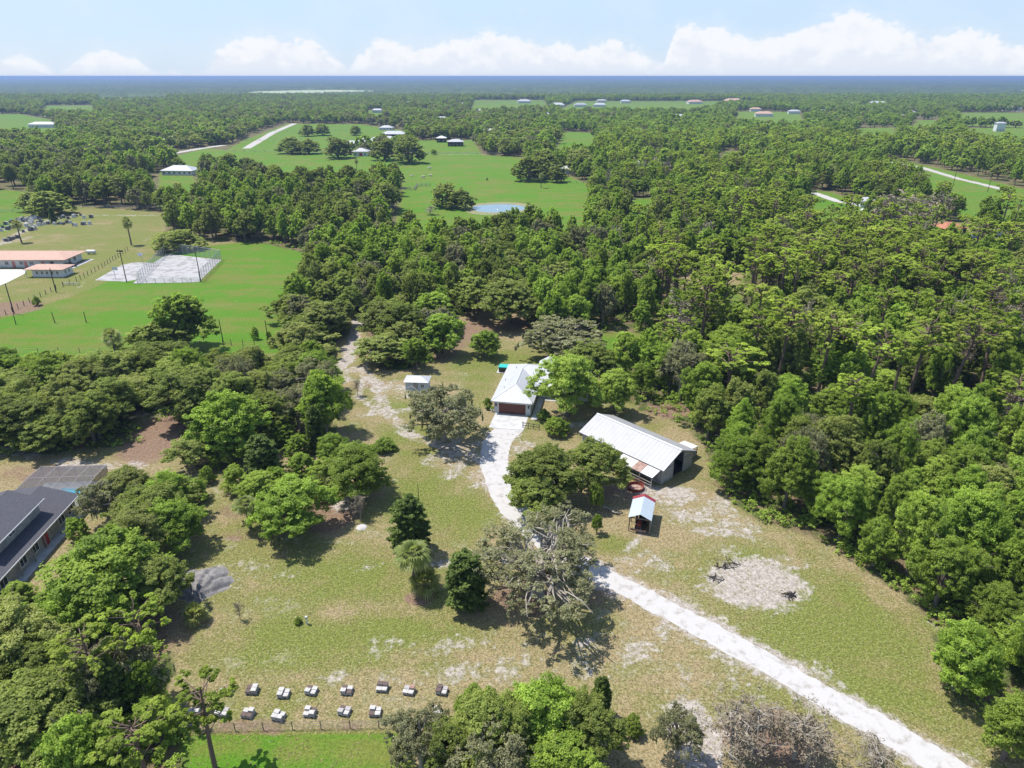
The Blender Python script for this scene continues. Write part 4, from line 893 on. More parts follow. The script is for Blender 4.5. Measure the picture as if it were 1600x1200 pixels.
# canopy sheet of the farthest forest
def far_canopy():
    ys = np.geomspace(2150, 41000, 170); u = np.linspace(-1, 1, 900); Yg = ys[:, None] * np.ones_like(u)[None]; Xg = Yg * u[None] * .95
    r = np.random.default_rng(3); Z = 9.0 + r.normal(size=Yg.shape) * 1.6 + 1.5 * np.sin(Xg * .013) * np.sin(Yg * .004) + r.normal(size=(170, 1)) * .8
    gapn = np.sin(Yg * .0023 + 1.0) + .9 * np.sin(Xg * .0021 + Yg * .0011) + .5 * np.sin(Xg * .006)
    Z = np.where((gapn > 1.75) & (Yg < 6000), .3, Z); Z[0] = 0.2; Z += 45 * sstep(Yg, 14000, 36000)
    m = bpy.data.materials.new('far_forest'); m.use_nodes = True; t = m.node_tree; N = NT(t); b = t.nodes['Principled BSDF']; b.inputs['Roughness'].default_value = .9; b.inputs['Specular IOR Level'].default_value = .1
    tc = N.n('ShaderNodeTexCoord'); o = tc.outputs['Object']; mp = N.n('ShaderNodeMapping', ins={0: o, 3: (.25, 1, 1)})
    f1 = N.noise(o, .03, 4, .7); f2 = N.noise(mp, .0035, 4, .6); sp = N.n('ShaderNodeSeparateXYZ', ins={0: o})
    c = N.mix(N.ss(f1, .4, .62), (.04, .06, .028), (.085, .115, .045)); c = N.mix(N.m('MULTIPLY', N.ss(f2, .52, .66), .6), c, (.022, .036, .022))
    c = N.mix(N.ss(sp.outputs[2], 3.0, .8), c, (.30, .33, .20)); N.put(b.inputs['Base Color'], c)
    me = grid_mesh('far_forest', Xg, Yg, Z, m); o = bpy.data.objects.new('far_forest', me); COL.objects.link(o); tag(o, 'flat blue-green forest reaching to the horizon', 'forest', kind='stuff')
far_canopy()

# ------------------------------------------------------------ buildings
def window(parent, x0, z0, x1, z1, y=0.0, axis='x', face=-1, shutters=None):
    """a framed window on a wall in the plane y (axis x) or x (axis y); face = outward sign"""
    def bx(mb, a0, z0, a1, z1, d0, d1):
        lo, hi = sorted((y + face * d0, y + face * d1))
        if axis == 'x': mb.box(a0, lo, z0, a1, hi, z1)
        else: mb.box(lo, a0, z0, hi, a1, z1)
    f = MB(); t = .09
    bx(f, x0, z0, x0 + t, z1, .0, .07); bx(f, x1 - t, z0, x1, z1, 0, .07); bx(f, x0 + t, z0, x1 - t, z0 + t, 0, .07); bx(f, x0 + t, z1 - t, x1 - t, z1, 0, .07)
    xm = (x0 + x1) / 2; bx(f, xm - .03, z0 + t, xm + .03, z1 - t, 0.0, .05)
    w = f.build('window', M['white'], parent); p_ = MB(); bx(p_, x0 + t, z0 + t, x1 - t, z1 - t, .004, .02); p_.build('pane', M['glass'], w); return w

def gable(mb, x0, x1, y0, y1, ze, zr, t=.06, inset=0):
    """gable roof with its ridge along y, given thickness"""
    xm = (x0 + x1) / 2
    mb.slab([(x0, y0, ze), (xm - .002, y0, zr), (xm - .002, y1, zr), (x0, y1, ze)], t); mb.slab([(xm + .002, y0, zr), (x1, y0, ze), (x1, y1, ze), (xm + .002, y1, zr)], t)
def main_house():
    x, y = G(772, 645); e = empty('house', (x, y, 0), R(-10.5), 'white-roofed house with a brown double garage door at the head of the gravel driveway', 'house')
    w = MB(); w.box(0, 0, 0, .95, .2, 2.62); w.box(6.25, 0, 0, 7.2, .2, 2.62); w.box(.95, 0, 2.25, 6.25, .2, 2.62); w.box(0, .2, 0, .2, 17.5, 2.62); w.box(7.0, .2, 0, 7.2, 8.5, 2.62); w.box(7.2, 8.5, 0, 17.5, 8.7, 2.62); w.box(17.3, 8.7, 0, 17.5, 17.5, 2.62); w.box(.2, 17.3, 0, 17.3, 17.5, 2.62)
    w.build('wall', M['offwhite'], e)
    r = MB(); A, B, C_, D_ = (3.6, 3.6, 4.85), (3.6, 12.1, 4.85), (4.5, 13, 5.3), (13, 13, 5.3); z = 2.8
    L = [[(-.5, 18, z), (-.5, -.5, z), A, B, C_], [(7.7, -.5, z), (7.7, 8, z), B, A], [(-.5, -.5, z), (7.7, -.5, z), A], [(7.7, 8, z), (18, 8, z), D_, C_, B], [(18, 8, z), (18, 18, z), D_], [(18, 18, z), (-.5, 18, z), C_, D_]]
    r.cur = 0
    for f in L: r.face(*f)
    r.add([(-.48, -.48, 2.66), (7.68, -.48, 2.66), (7.68, 8.02, 2.66), (17.98, 8.02, 2.66), (17.98, 17.98, 2.66), (-.48, 17.98, 2.66)], [(5, 4, 3, 2, 1, 0)])
    ro = r.build('roof', [M['roofhouse']], e)
    bw = MB(); gable(bw, 6.2, 10.4, 14.2, 18.8, 3.9, 5.15, .1); bw.build('rear_roof', M['roofhouse'], ro); bw = MB(); bw.box(6.6, 17.7, 0, 10.0, 18.5, 3.9); bw.build('rear_wing', M['offwhite'], e)
    fa = MB()
    P_ = [(-.5, -.5), (7.7, -.5), (7.7, 8), (18, 8), (18, 18), (-.5, 18)]
    for i in range(6):
        a, b = P_[i], P_[(i + 1) % 6]; x0, x1 = sorted((a[0], b[0])); y0, y1 = sorted((a[1], b[1]))
        if x0 == x1: fa.box(x0 - .02, y0, 2.62, x0 + .03, y1, 2.79)
        else: fa.box(x0, y0 - .02, 2.62, x1, y0 + .03, 2.79)
    fa.build('fascia', M['white'], ro)
    cp = MB()
    for a, b in ((A, B), (C_, D_), ((-.5, -.5, z), A), ((7.7, -.5, z), A), (C_, (-.5, 18, z)), (D_, (18, 8, z)), (D_, (18, 18, z)), (B, C_)):
        cp.tube([(a[0], a[1], a[2] + .02), (b[0], b[1], b[2] + .02)], .07, 5)
    cp.build('ridge_cap', M['white'], ro)
    for vx, vy in ((1.2, 4.2), (.6, 8.5), (2.0, 13.5), (5.5, 6.5)):
        zz = 2.8 + .5 * (vx + .5) if vx < 3.6 else 2.8 + .5 * (7.7 - vx); v = MB(); v.tube([(vx, vy, zz - .1), (vx, vy, zz + .35)], .07, 8); v.build('vent_pipe', M['galv'], ro)
    g = MB()
    for i in range(4): g.box(.98, .06, .02 + i * .555, 6.22, .12, .55 + i * .555)
    for i in range(4):
        for j in range(8): g.box(1.06 + j * .645, .035, .1 + i * .555, 1.56 + j * .645, .06, .46 + i * .555)
    gd = g.build('garage_door', M['brown'], e); h = MB(); h.box(3.4, .02, .28, 3.8, .06, .33); h.build('handle', M['black'], gd)
    tr = MB(); tr.box(.82, -.04, 0, .95, 0, 2.36); tr.box(6.25, -.04, 0, 6.38, 0, 2.36); tr.box(.95, -.04, 2.25, 6.25, 0, 2.36); tr.build('door_trim', M['white'], e)
    for lx in (.42, 6.8):
        l = MB(); l.box(lx - .1, -.18, 1.55, lx + .1, -.001, 2.0); l.box(lx - .14, -.22, 2.0, lx + .14, -.001, 2.06); l.build('wall_lantern', M['black'], e)
    window(e, 3, .9, 4.6, 2.1, 0, 'y', -1); window(e, 9, .9, 10.6, 2.1, 0, 'y', -1); window(e, 13.5, .9, 15, 2.1, 0, 'y', -1)
    window(e, 2.5, .9, 3.7, 2.1, 7.2, 'y', 1); window(e, 9.5, .8, 11.5, 2.1, 8.5, 'x', -1); window(e, 14, .8, 16, 2.1, 8.5, 'x', -1)
    d = MB(); d.box(12.2, 8.44, .02, 13.2, 8.5, 2.1); d.build('front_door', M['brown'], e)
    s = MB(); s.box(0.3, -6.2, 0, 6.9, 0, .06); s.build('driveway_apron', M['concrete'], e)
    s = MB(); s.box(7.5, -1.6, 0, 8.7, 8.4, .07); s.box(8.7, 7.2, 0, 13.5, 8.4, .07); s.build('walkway', M['concrete'], e)
main_house()
def rail_fence():
    a, b = G(817, 668), G(845, 672); e = empty('rail_fence', (a[0], a[1], 0), math.atan2(b[1] - a[1], b[0] - a[0]), 'short dark post and rail fence beside the garage apron', 'fence')
    for i in range(4): p = MB(); p.box(i * 1.05 - .06, -.06, 0, i * 1.05 + .06, .06, 1.2); p.build('post', M['wood'], e)
    for z in (.45, .95): p = MB(); p.box(.06, -.03, z, 3.1, .03, z + .11); p.build('rail', M['wood'], e)
rail_fence()
def teal_box():
    x, y = G(788, 580); e = empty('storage_box', (x, y, 0), R(-10), 'teal-topped dark box standing behind the left corner of the white-roofed house', 'storage box')
    b = MB(); b.box(-1.1, -.9, .1, 1.1, .9, 1.15)
    for i in range(9): b.box(-1.0 + i * .24, -.93, .14, -.9 + i * .24, -.9, 1.1)
    b.build('body', M['cardark'], e)
    l = MB(); l.box(-1.2, -1.0, 1.15, 1.2, 1.0, 1.3); l.box(-1.1, -.9, 1.3, 1.1, .9, 1.36); l.build('lid', M['teal'], e)
    b = MB(); b.box(-1.5, -1.3, 0, 1.5, 1.3, .1); b.build('base', M['concrete'], e)
teal_box()
for px, py in ((762, 641), (769, 643)):
    x, y = G(px, py); e = empty('planter', (x, y, 0), 0, {762: 'left of two dark pots beside the garage wall', 769: 'right of two dark pots beside the garage wall'}[px], 'planter', 'pots beside the garage')
    p = MB(); p.lathe([(0, 0), (.22, 0), (.32, .5), (.34, .55), (.28, .55), (.26, .45), (0, .45)], 14); p.build('pot', M['white'] if px == 769 else M['black'], e)
    v, t = leaf_quads(np.array([(0, 0, .75)]), np.array([(.35, .35, .4)]), 80, .14, np.random.default_rng(px)); me = quad_mesh('foliage', v, t, M['broad']); o = bpy.data.objects.new('foliage', me); COL.objects.link(o); o.parent = e
def small_shed():
    x, y = G(634, 612); e = empty('small_shed', (x, y, 0), R(-4), 'small white shed with a white hipped metal roof half hidden by the grey-green oak', 'shed')
    w = MB(); w.box(0, 0, 0, 4.6, 3.0, 2.2); w.build('wall', M['bluewhite'], e)
    r = MB(); z = 2.3; a, b = (1.6, 1.5, 3.1), (3.0, 1.5, 3.1); c = [(-.35, -.35, z), (4.95, -.35, z), (4.95, 3.35, z), (-.35, 3.35, z)]
    r.face(c[0], c[1], b, a); r.face(c[1], c[2], b); r.face(c[2], c[3], a, b); r.face(c[3], c[0], a); r.face(*[(p[0], p[1], z - .08) for p in c[::-1]])
    for i in range(4): r.face(c[i], (c[i][0], c[i][1], z - .08), (c[(i + 1) % 4][0], c[(i + 1) % 4][1], z - .08), c[(i + 1) % 4])
    r.build('roof', M['roofhouse'], e); d = MB(); d.box(1.7, -.04, .02, 2.7, 0, 2.0); d.build('door', M['greywood'], e); window(e, 3.2, 1, 4.0, 1.8, 0)
small_shed()
def barn():
    # local frame: origin at near-left corner, x along the open gable, y along the length
    x, y = G(1033, 757); e = empty('barn', (x, y, 0), R(43), 'long barn with a pale metal gable roof and an open doorway in the near gable', 'barn')
    # local x -> to the right/back, local y -> left/back
    W_, L_ = 8.6, 17.0; he = 2.95; hr = 4.9
    w = MB(); w.box(0, 0, 0, .12, L_, he); w.box(W_ - .12, 0, 0, W_, L_, he)
    for yy in (0, L_ - .1):
        if yy == 0:
            w.box(.12, yy, 0, 3.1, yy + .1, he); w.box(5.9, yy, 0, W_ - .12, yy + .1, he); w.add([(0, yy, he), (3.1, yy, he), (3.1, yy, he + (hr - he) * 3.1 / 4.3 - .1), (0, yy + .1, he), (3.1, yy + .1, he), (3.1, yy + .1, he + (hr - he) * 3.1 / 4.3 - .1)], [(0, 1, 2), (5, 4, 3), (1, 4, 5, 2)])
            w.add([(W_, yy, he), (5.9, yy, he), (5.9, yy, he + (hr - he) * 2.7 / 4.3 - .1), (W_, yy + .1, he), (5.9, yy + .1, he), (5.9, yy + .1, he + (hr - he) * 2.7 / 4.3 - .1)], [(0, 2, 1), (3, 4, 5), (1, 2, 5, 4)])
            w.add([(3.1, yy, 3.9), (5.9, yy, 3.9), (5.9, yy, 4.08), (4.3, yy, 4.8), (3.1, yy, 4.25), (3.1, yy + .1, 3.9), (5.9, yy + .1, 3.9), (5.9, yy + .1, 4.08), (4.3, yy + .1, 4.8), (3.1, yy + .1, 4.25)], [(0, 1, 2, 3, 4), (9, 8, 7, 6, 5), (0, 5, 6, 1)])
        else: w.add([(.12, yy, 0), (W_ - .12, yy, 0), (W_ - .12, yy, he), (W_ / 2, yy, hr - .1), (.12, yy, he)], [(0, 1, 2, 3, 4)])
    w.build('wall', M['greywall'], e)
    r = MB(); gable(r, -.45, W_ + .45, -.5, L_ + .5, he - .05, hr, .07); ro = r.build('roof', M['roofbarn'], e)
    c = MB(); c.box(W_ / 2 - .16, -.5, hr - .03, W_ / 2 + .16, L_ + .5, hr + .05); c.build('ridge_cap', M['white'], ro)
    sk = MB()
    for k in range(7): sk.box(-.03, .3 + k * 2.4, .1, 0, .34 + k * 2.4, 2.8)
    sk.build('wall_batten', M['greywood'], e)
    win = MB(); win.box(-.03, 13.6, 1.2, 0, 14.8, 2.1); win.build('window', M['bluewhite'], e)
    d = MB(); d.box(5.95, -.12, .05, 7.6, -.03, 2.6); d.box(5.95, -.15, 1.2, 7.6, -.12, 1.32); d.build('door', M['greywood'], e)
    d = MB(); d.box(1.0, -.1, .05, 3.0, -.02, 2.5); d.build('door', M['greywall'], e)
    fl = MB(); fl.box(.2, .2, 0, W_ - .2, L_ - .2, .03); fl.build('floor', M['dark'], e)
    # awning over the side pen
    a = MB(); a.slab([(-.06, .2, 2.75), (-.06, 7.6, 2.75), (-2.4, 7.6, 2.15), (-2.4, .2, 2.15)], .05); aw = a.build('awning', M['roofawn'], e, label='patched sheet awning over the side pen')
    a = MB(); a.slab([(-.1, 2.6, 2.765), (-.1, 4.4, 2.765), (-2.42, 4.4, 2.175), (-2.42, 2.6, 2.175)], .02); a.build('rusty_sheet', M['rust'], aw)
    for k in range(4):
        p = MB(); p.box(-2.36, .3 + k * 2.35, 0, -2.24, .42 + k * 2.35, 2.1); p.build('awning_post', M['greywood'], e)
    p = MB()
    for zz in (.55, 1.05): p.box(-2.33, .42, zz, -2.27, 7.35, zz + .12)
    p.tube([(-2.3, 5.0, .3), (-.3, 6.6, 1.6)], .05, 4); p.build('pen_rail', M['greywood'], e)
    # side pen on the right of the doorway
    q = MB(); q.slab([(W_ + .2, 1.2, 2.25), (W_ + 3.4, 1.2, 1.95), (W_ + 3.4, 3.9, 1.95), (W_ + .2, 3.9, 2.25)], .06); q.build('pen_roof', M['roofawn'], e)
    q = MB()
    for k in range(6): q.box(6.8, -.9, .15 + k * .2, W_ + 2.9, -.84, .29 + k * .2) if k < 0 else q.box(W_ + .1, 1.25, .15 + k * .2, W_ + 3.2, 1.31, .28 + k * .2)
    for k in range(5): q.box(W_ + 3.2, 1.3, .15 + k * .24, W_ + 3.26, 3.8, .3 + k * .24)
    q.build('pen_rail', M['greywood'], e)
    for px_, py_ in ((W_ + .15, 1.2), (W_ + 1.7, 1.2), (W_ + 3.25, 1.2), (W_ + 3.25, 3.8), (W_ + .3, 3.8)): q = MB(); q.box(px_ - .06, py_ - .06, 0, px_ + .06, py_ + .06, 1.9); q.build('pen_post', M['wood'], e)
    return e
bn = barn()
def pole_shed():
    x, y = G(984, 833); a = G(983, 808, 2.6); b = G(991, 775.7, 2.6); rz = math.atan2(b[1] - a[1], b[0] - a[0]) - math.pi / 2
    e = empty('pole_shed', (a[0] + .15, a[1] + .25, 0), rz, 'small open pole shed, pale blue gable roof with a red strip', 'shed')
    r = MB(); gable(r, -.2, 3.1, -.2, 4.6, 2.5, 3.3, .05); ro = r.build('roof', M['roofblue'], e)
    r = MB(); gable(r, -.24, 3.14, 4.602, 5.35, 2.49, 3.31, .05); r.build('end_sheet', M['redroof'], ro, label='red end sheets of the roof')
    for k, (px, py) in enumerate(((0, 0), (2.9, 0), (0, 2.5), (2.9, 2.5), (0, 5), (2.9, 5))): p = MB(); p.box(px - .07, py - .07, 0, px + .07, py + .07, 2.5); p.build('post', M['wood'], e)
    b_ = MB(); b_.box(-.05, -.06, 2.35, 2.95, .06, 2.5); b_.box(-.05, 4.94, 2.35, 2.95, 5.06, 2.5); b_.build('beam', M['wood'], e)
    w = MB(); w.box(2.93, .1, .1, 2.99, 4.9, 2.3); w.box(.1, 4.96, .1, 2.8, 5.02, 2.3); w.build('back_wall', M['greywood'], e)
    # tractor parked inside
    t = empty('tractor', (0, 0, 0), rz, 'small red tractor parked under the pale blue pole shed', 'tractor'); c, s_ = math.cos(rz), math.sin(rz); lx, ly = 1.35, 1.9; t.location = (e.location.x + lx * c - ly * s_, e.location.y + lx * s_ + ly * c, 0)
    m = MB(); m.box(-.3, -1.5, .75, .3, -.2, 1.25); m.box(-.26, -.2, .6, .26, .9, .95); m.build('body', M['rim'], t)
    for sx, sy, rr in ((-.55, .6, .6), (.55, .6, .6), (-.45, -1.2, .38), (.45, -1.2, .38)):
        m = MB(); m.tube([(sx - .13, sy, rr), (sx + .13, sy, rr)], rr, 18); wh = m.build('wheel', M['rubber'], t); m = MB(); m.tube([(sx - .15, sy, rr), (sx + .15, sy, rr)], rr * .45, 12); m.build('rim', M['rust'], wh)
    m = MB(); m.box(-.25, .35, .95, .25, .8, 1.05); m.box(-.25, .75, 1.05, .25, .83, 1.45); m.build('seat', M['black'], t)
    m = MB(); m.tube([(0, -.1, .95), (0, .12, 1.4)], .03, 6); m.lathe([(.18, 1.40), (.21, 1.42), (.18, 1.44)], 14, (0, .12)); m.build('steering_wheel', M['black'], t)
    m = MB(); m.box(-1.15, -2.0, .28, 1.15, -1.93, .62); m.tube([(-.3, -1.95, .45), (-.25, -1.2, .8)], .05, 5); m.tube([(.3, -1.95, .45), (.25, -1.2, .8)], .05, 5); m.build('front_blade', M['rust'], t)
pole_shed()
def hay_ring():
    x, y = G(993, 763); e = empty('feeder_ring', (x, y, 0), .3, 'rusty red round livestock feeder on bare sand between the barn and the pole shed', 'feeder')
    m = MB(); m.lathe([(1.25, 0), (1.3, .02), (1.3, .5), (1.22, .5), (1.22, .02), (1.25, 0)], 28); m.build('rim_panel', M['rim'], e)
    m = MB(); m.lathe([(1.28, .92), (1.32, .95), (1.28, .98), (1.24, .95), (1.28, .92)], 28)
    for k in range(14): a = k * 2 * math.pi / 14; m.tube([(1.26 * math.cos(a), 1.26 * math.sin(a), .5), (1.28 * math.cos(a), 1.28 * math.sin(a), .95)], .025, 4)
    m.build('top_rail', M['rim'], e); m = MB(); m.lathe([(0, .12), (.8, .14), (1.18, .05)], 20); m.build('old_hay', M['rust'], e)
hay_ring()
def left_house():
    # long axis along y; eave line of the right side about x=-64
    e = empty('dark_roof_house', (-63.7, 66.0, 0), R(3.5), 'grey house with dark shingled roofs and a raised upper storey at the left edge', 'house')
    w = MB(); w.box(-.9, -4, 0, -.7, 20.2, 2.7); w.box(-16, 20, 0, -.9, 20.2, 2.7); w.box(-16, -4, 0, -15.8, 20, 2.7); w.build('wall', M['greywall'], e)
    r = MB()
    r.slab([(0, -4.5, 2.75), (0, 20.8, 2.75), (-5.2, 20.8, 4.4), (-5.2, -4.5, 4.4)], .12); r.slab([(-5.25, 20.8, 4.4), (-16.5, 20.8, 2.75), (-16.5, -4.5, 2.75), (-5.25, -4.5, 4.4)], .12)
    ro = r.build('roof', M['darkshingle'], e); f = MB(); f.box(.002, -4.5, 2.60, .05, 20.8, 2.78); f.box(-16.5, 20.802, 2.62, 0, 20.85, 2.76); f.build('fascia', M['white'], ro)
    u = MB(); u.box(-11, 5.2, 2.9, -2.4, 15.2, 5.3); up = u.build('upper_storey', M['greywall'], e)
    r = MB(); r.slab([(-1.8, 4.4, 5.3), (-1.8, 15.9, 5.3), (-6.2, 15.9, 6.9), (-6.2, 4.4, 6.9)], .12); r.slab([(-6.25, 15.9, 6.9), (-11.6, 15.9, 5.3), (-11.6, 4.4, 5.3), (-6.25, 4.4, 6.9)], .12); r.build('upper_roof', M['darkshingle'], up)
    f = MB(); f.box(-1.798, 4.4, 5.16, -1.75, 15.9, 5.34); f.add([(-1.8, 4.38, 5.3), (-6.2, 4.38, 6.9), (-6.2, 4.38, 6.72), (-1.8, 4.38, 5.12)], [(0, 1, 2, 3)]); f.build('upper_fascia', M['white'], up)
    window(up, 8.2, 4.2, 9.6, 5.05, -2.4, 'y', 1)
    for a in (2.0, 6.2, 9.0, 15.6, 18.0): window(e, a, .7, a + 1.5, 2.2, -.7, 'y', 1)
    d = MB(); d.box(-.7, 11.6, .05, -.62, 12.7, 2.2); dd = d.build('front_door', M['red'], e); h = MB(); h.box(-.62, 12.45, 1.0, -.55, 12.55, 1.1); h.build('handle', M['black'], dd)
    for a in (5.4, 8.4, 11.2, 14.6): p = MB(); p.box(-.28, a, 0, -.14, a + .14, 2.6); p.build('porch_post', M['greywood'], e)
    s = MB(); s.box(-.7, 4.5, 0, .6, 19, .08); s.build('porch_slab', M['concrete'], e)
left_house()
def pool_cage():
    # corners from the photo, top about 3.1 m
    A, B = G(63, 727, 3.3), G(165, 724, 3.3); C_, D_ = G(133, 765, 3.0), G(20, 770, 3.0); cx, cy = -70.2, 91
    e = empty('pool_enclosure', (cx, cy, 0), 0, 'screened pool cage with white beams behind the dark-roofed house', 'pool enclosure')
    L = lambda p: (p[0] - cx, p[1] - cy); A, B, C_, D_ = map(L, (A, B, C_, D_))
    def lerp(p, q, t): return (p[0] + (q[0] - p[0]) * t, p[1] + (q[1] - p[1]) * t)
    ht = 3.0; fr = MB()
    for k in range(5):
        t = k / 4; p, q = lerp(A, B, t), lerp(D_, C_, t); fr.tube([(*p, 0), (*p, ht)], .04, 4); fr.tube([(*p, ht), (*lerp(p, q, .5), ht + .25), (*q, ht)], .04, 4)
        if k == 4: fr.tube([(*lerp(p, q, .33), 0), (*lerp(p, q, .33), ht + .1)], .035, 4); fr.tube([(*lerp(p, q, .66), 0), (*lerp(p, q, .66), ht + .1)], .035, 4); fr.tube([(*q, 0), (*q, ht)], .04, 4)
    fr.tube([(*A, ht), (*B, ht)], .04, 4); fr.tube([(*D_, ht), (*C_, ht)], .04, 4); fr.tube([(*lerp(A, D_, .5), ht + .25), (*lerp(B, C_, .5), ht + .25)], .035, 4); fr.tube([(*A, 1.1), (*B, 1.1)], .035, 4); fr.tube([(*B, 1.1), (*C_, 1.1)], .035, 4)
    fr.build('frame', M['greywood'], e)
    s = MB(); m1, m2 = lerp(A, D_, .5), lerp(B, C_, .5)
    s.face((*A, ht), (*B, ht), (*m2, ht + .25), (*m1, ht + .25)); s.face((*m1, ht + .25), (*m2, ht + .25), (*C_, ht), (*D_, ht)); s.face((*A, 0), (*B, 0), (*B, ht), (*A, ht)); s.face((*B, 0), (*C_, 0), (*C_, ht), (*B, ht)); s.face((*D_, 0), (*A, 0), (*A, ht), (*D_, ht))
    s.build('screen', M['screen'], e)
    d = MB(); d.slab([(*lerp(A, D_, .0), .06), (*D_, .06), (*C_, .06), (*B, .06)][::-1], .06); d.build('deck', M['greywall'], e)
    def wp(px, py): return L(G(px, py, .1))
    pl = MB(); c = [(-1.6, -1.6), (4.3, -1.6), (4.3, 1.6), (-1.6, 1.6)]; pl.face(*[(q[0], q[1], .075) for q in c])
    p = pl.build('pool', M['pool'], e); k = MB()
    for a, b in ((c[0], c[1]), (c[1], c[2]), (c[2], c[3]), (c[3], c[0])): k.tube([(*a, .09), (*b, .09)], .14, 4)
    k.build('coping', M['white'], p); k = MB(); k.lathe([(0, .14), (.8, .14), (.95, .1), (.95, .065)], 20, (-.4, -.7)); k.build('spa', M['white'], p)
pool_cage()
def sand_heap():
    x, y = G(315, 912); r = np.random.default_rng(4); n = 40; Xs = np.linspace(-4.2, 4.2, n)[None] * np.ones((n, 1)); Ys = np.linspace(-3.6, 3.6, n)[:, None] * np.ones((1, n))
    q = np.sqrt((Xs / 3.9) ** 2 + (Ys / 3.3) ** 2) + .08 * np.sin(np.arctan2(Ys, Xs) * 5); Z = 1.6 * np.clip(1 - q ** 1.5, -.05, 1) * (1 + 0 * Xs)
    th = np.arctan2(Ys + 3.0, Xs + .2); groove = np.cos(th * 15) > .72; Z -= np.where(groove & (Z > .05) , .26, 0); Z += r.normal(size=Z.shape) * .035 * (Z > 0); Z = np.where(q > 1.04, -.06, Z)
    me = grid_mesh('sand_heap', Xs, Ys, Z, M['sandheap']); o = bpy.data.objects.new('sand_heap', me); COL.objects.link(o); o.location = (x, y, 0); o.rotation_euler[2] = .25
    tag(o, 'low grey heap of sand with rake-like grooves beside the dark oak', 'sand heap')
sand_heap()
# hives on pallets
def hives():
    spots = [(352, 1082, 'wwrb'), (396, 1082, 'bwbw'), (445, 1084, 'wwww'), (490, 1080, 'wwbw'), (544, 1079, 'wbbw'), (595, 1077, 'wwbb'), (643, 1080, 'wwgr'), (690, 1081, 'bwbg'),
             (303, 1123, 'wwww'), (345, 1117, 'wwbg'), (387, 1115, 'bbww'), (435, 1120, 'wwww'), (481, 1118, 'wwwb'), (537, 1114, 'gwbg'), (587, 1114, 'bwww'), (687, 1112, 'www')]
    nm = ['leftmost', 'second', 'third', 'fourth', 'fifth', 'sixth', 'seventh', 'rightmost']; mm = {'w': 'hivewhite', 'b': 'hivebrown', 'g': 'hivegrey', 'r': 'rust'}
    ds = {'w': 'white', 'b': 'dark brown', 'g': 'grey', 'r': 'rusty red'}
    for i, (px, py, cs) in enumerate(spots):
        x, y = G(px, py); row = 'back' if i < 8 else 'front'; k = i if i < 8 else i - 8
        cols = ' and '.join(sorted({ds[c] for c in cs}))
        e = empty('hive_pallet', (x + random.uniform(-.25, .25), y + random.uniform(-.25, .25), 0), R(-6 + random.uniform(-7, 7)), '%s hive pallet, %s lids, in the %s row' % (nm[k], cols, row), 'bee hives', 'bee hive pallets in two rows at the bottom of the paddock')
        e.scale = (.78, .78, .85)
        p = MB(); p.box(-.75, -.62, .0, -.62, .62, .1); p.box(-.06, -.62, 0, .06, .62, .1); p.box(.62, -.62, 0, .75, .62, .1)
        for j in range(6): p.box(-.78, -.62 + j * .215, .1, .78, -.48 + j * .215, .13)
        p.build('pallet', M['greywood'], e)
        for j, c in enumerate(cs):
            hx, hy = (-.38, .38)[j % 2], (-.33, .33)[j // 2]; h = .34 if random.random() < .62 else .58
            b = MB(); b.box(hx - .33, hy - .27, .13, hx + .33, hy + .27, .13 + h)
            bo = b.build('hive', M['hivewhite' if random.random() < .4 else 'hivegrey'], e); l = MB(); l.box(hx - .36, hy - .30, .13 + h, hx + .36, hy + .30, .2 + h); l.build('lid', M[mm[c]], bo)
            s = MB(); s.box(hx - .2, hy - .31, .14, hx + .2, hy - .27, .17); s.build('entrance', M['black'], bo)
hives()
def wire_fence(name, pts, label, h=1.2, sp=3.0, rad=.05, wires=4, m='wood', wm='galv', cat='fence', zofs=0, rails=False):
    e = empty(name, (pts[0][0], pts[0][1], 0), 0, label, cat); o = pts[0]; L = np.array(pts) - np.array(o); P0 = []
    for i in range(len(L) - 1):
        d = np.linalg.norm(L[i + 1] - L[i]); n = max(1, int(round(d / sp)))
        for k in range(n + (i == len(L) - 2)): P0.append(L[i] + (L[i + 1] - L[i]) * k / n)
    for p in P0:
        b = MB(); hh = h * random.uniform(.95, 1.1); b.tube([(p[0], p[1], -.1), (p[0] + random.uniform(-.04, .04), p[1], hh)], rad, 6); b.build('post', M[m], e)
    w = MB()
    for k in range(wires):
        z = h * (k + .7) / (wires + .1)
        for i in range(len(P0) - 1):
            if rails: a, b = P0[i], P0[i + 1]; w.tube([(a[0], a[1], z), (b[0], b[1], z)], .05, 4)
            else: a, b = P0[i], P0[i + 1]; w.tube([(a[0], a[1], z), (b[0], b[1], z)], .012 if h < 2 else .02, 3, False)
    w.build('rail' if rails else 'wire', M[m if rails else wm], e); return e
wire_fence('wire_fence', [G(*p) for p in [(262, 1146), (323, 1143), (412, 1141), (502, 1139), (592, 1137), (660, 1136)]], 'post and wire fence between the bee hives and the lush grass strip', sp=3.1)
wire_fence('field_fence', [G(*p) for p in [(0, 497), (38, 478), (88, 452), (120, 440), (160, 418), (200, 392)]], 'long fence of dark posts along the left side of the green ball field', 1.5, 2.6, .09, 3, 'darkpost')
wire_fence('gate_fence', [G(*p) for p in [(349, 541), (362, 540), (380, 541), (398, 541), (422, 544), (440, 545)]], 'dark post fence with a gate at the near edge of the green ball field', 1.7, 3.0, .07, 3, 'darkpost', 'darkpost')
wire_fence('near_field_fence', [G(*p) for p in [(-40, 552), (60, 552), (190, 552), (240, 548)]], 'post fence at the near left edge of the green ball field', 1.4, 4.5, .06, 3, 'darkpost')
wire_fence('cattle_guard_rail', [G(*p) for p in [(99, 446), (124, 446)]], 'short white-railed pipe fence beside the field fence', 1.1, 1.5, .07, 3, 'galv', rails=True)
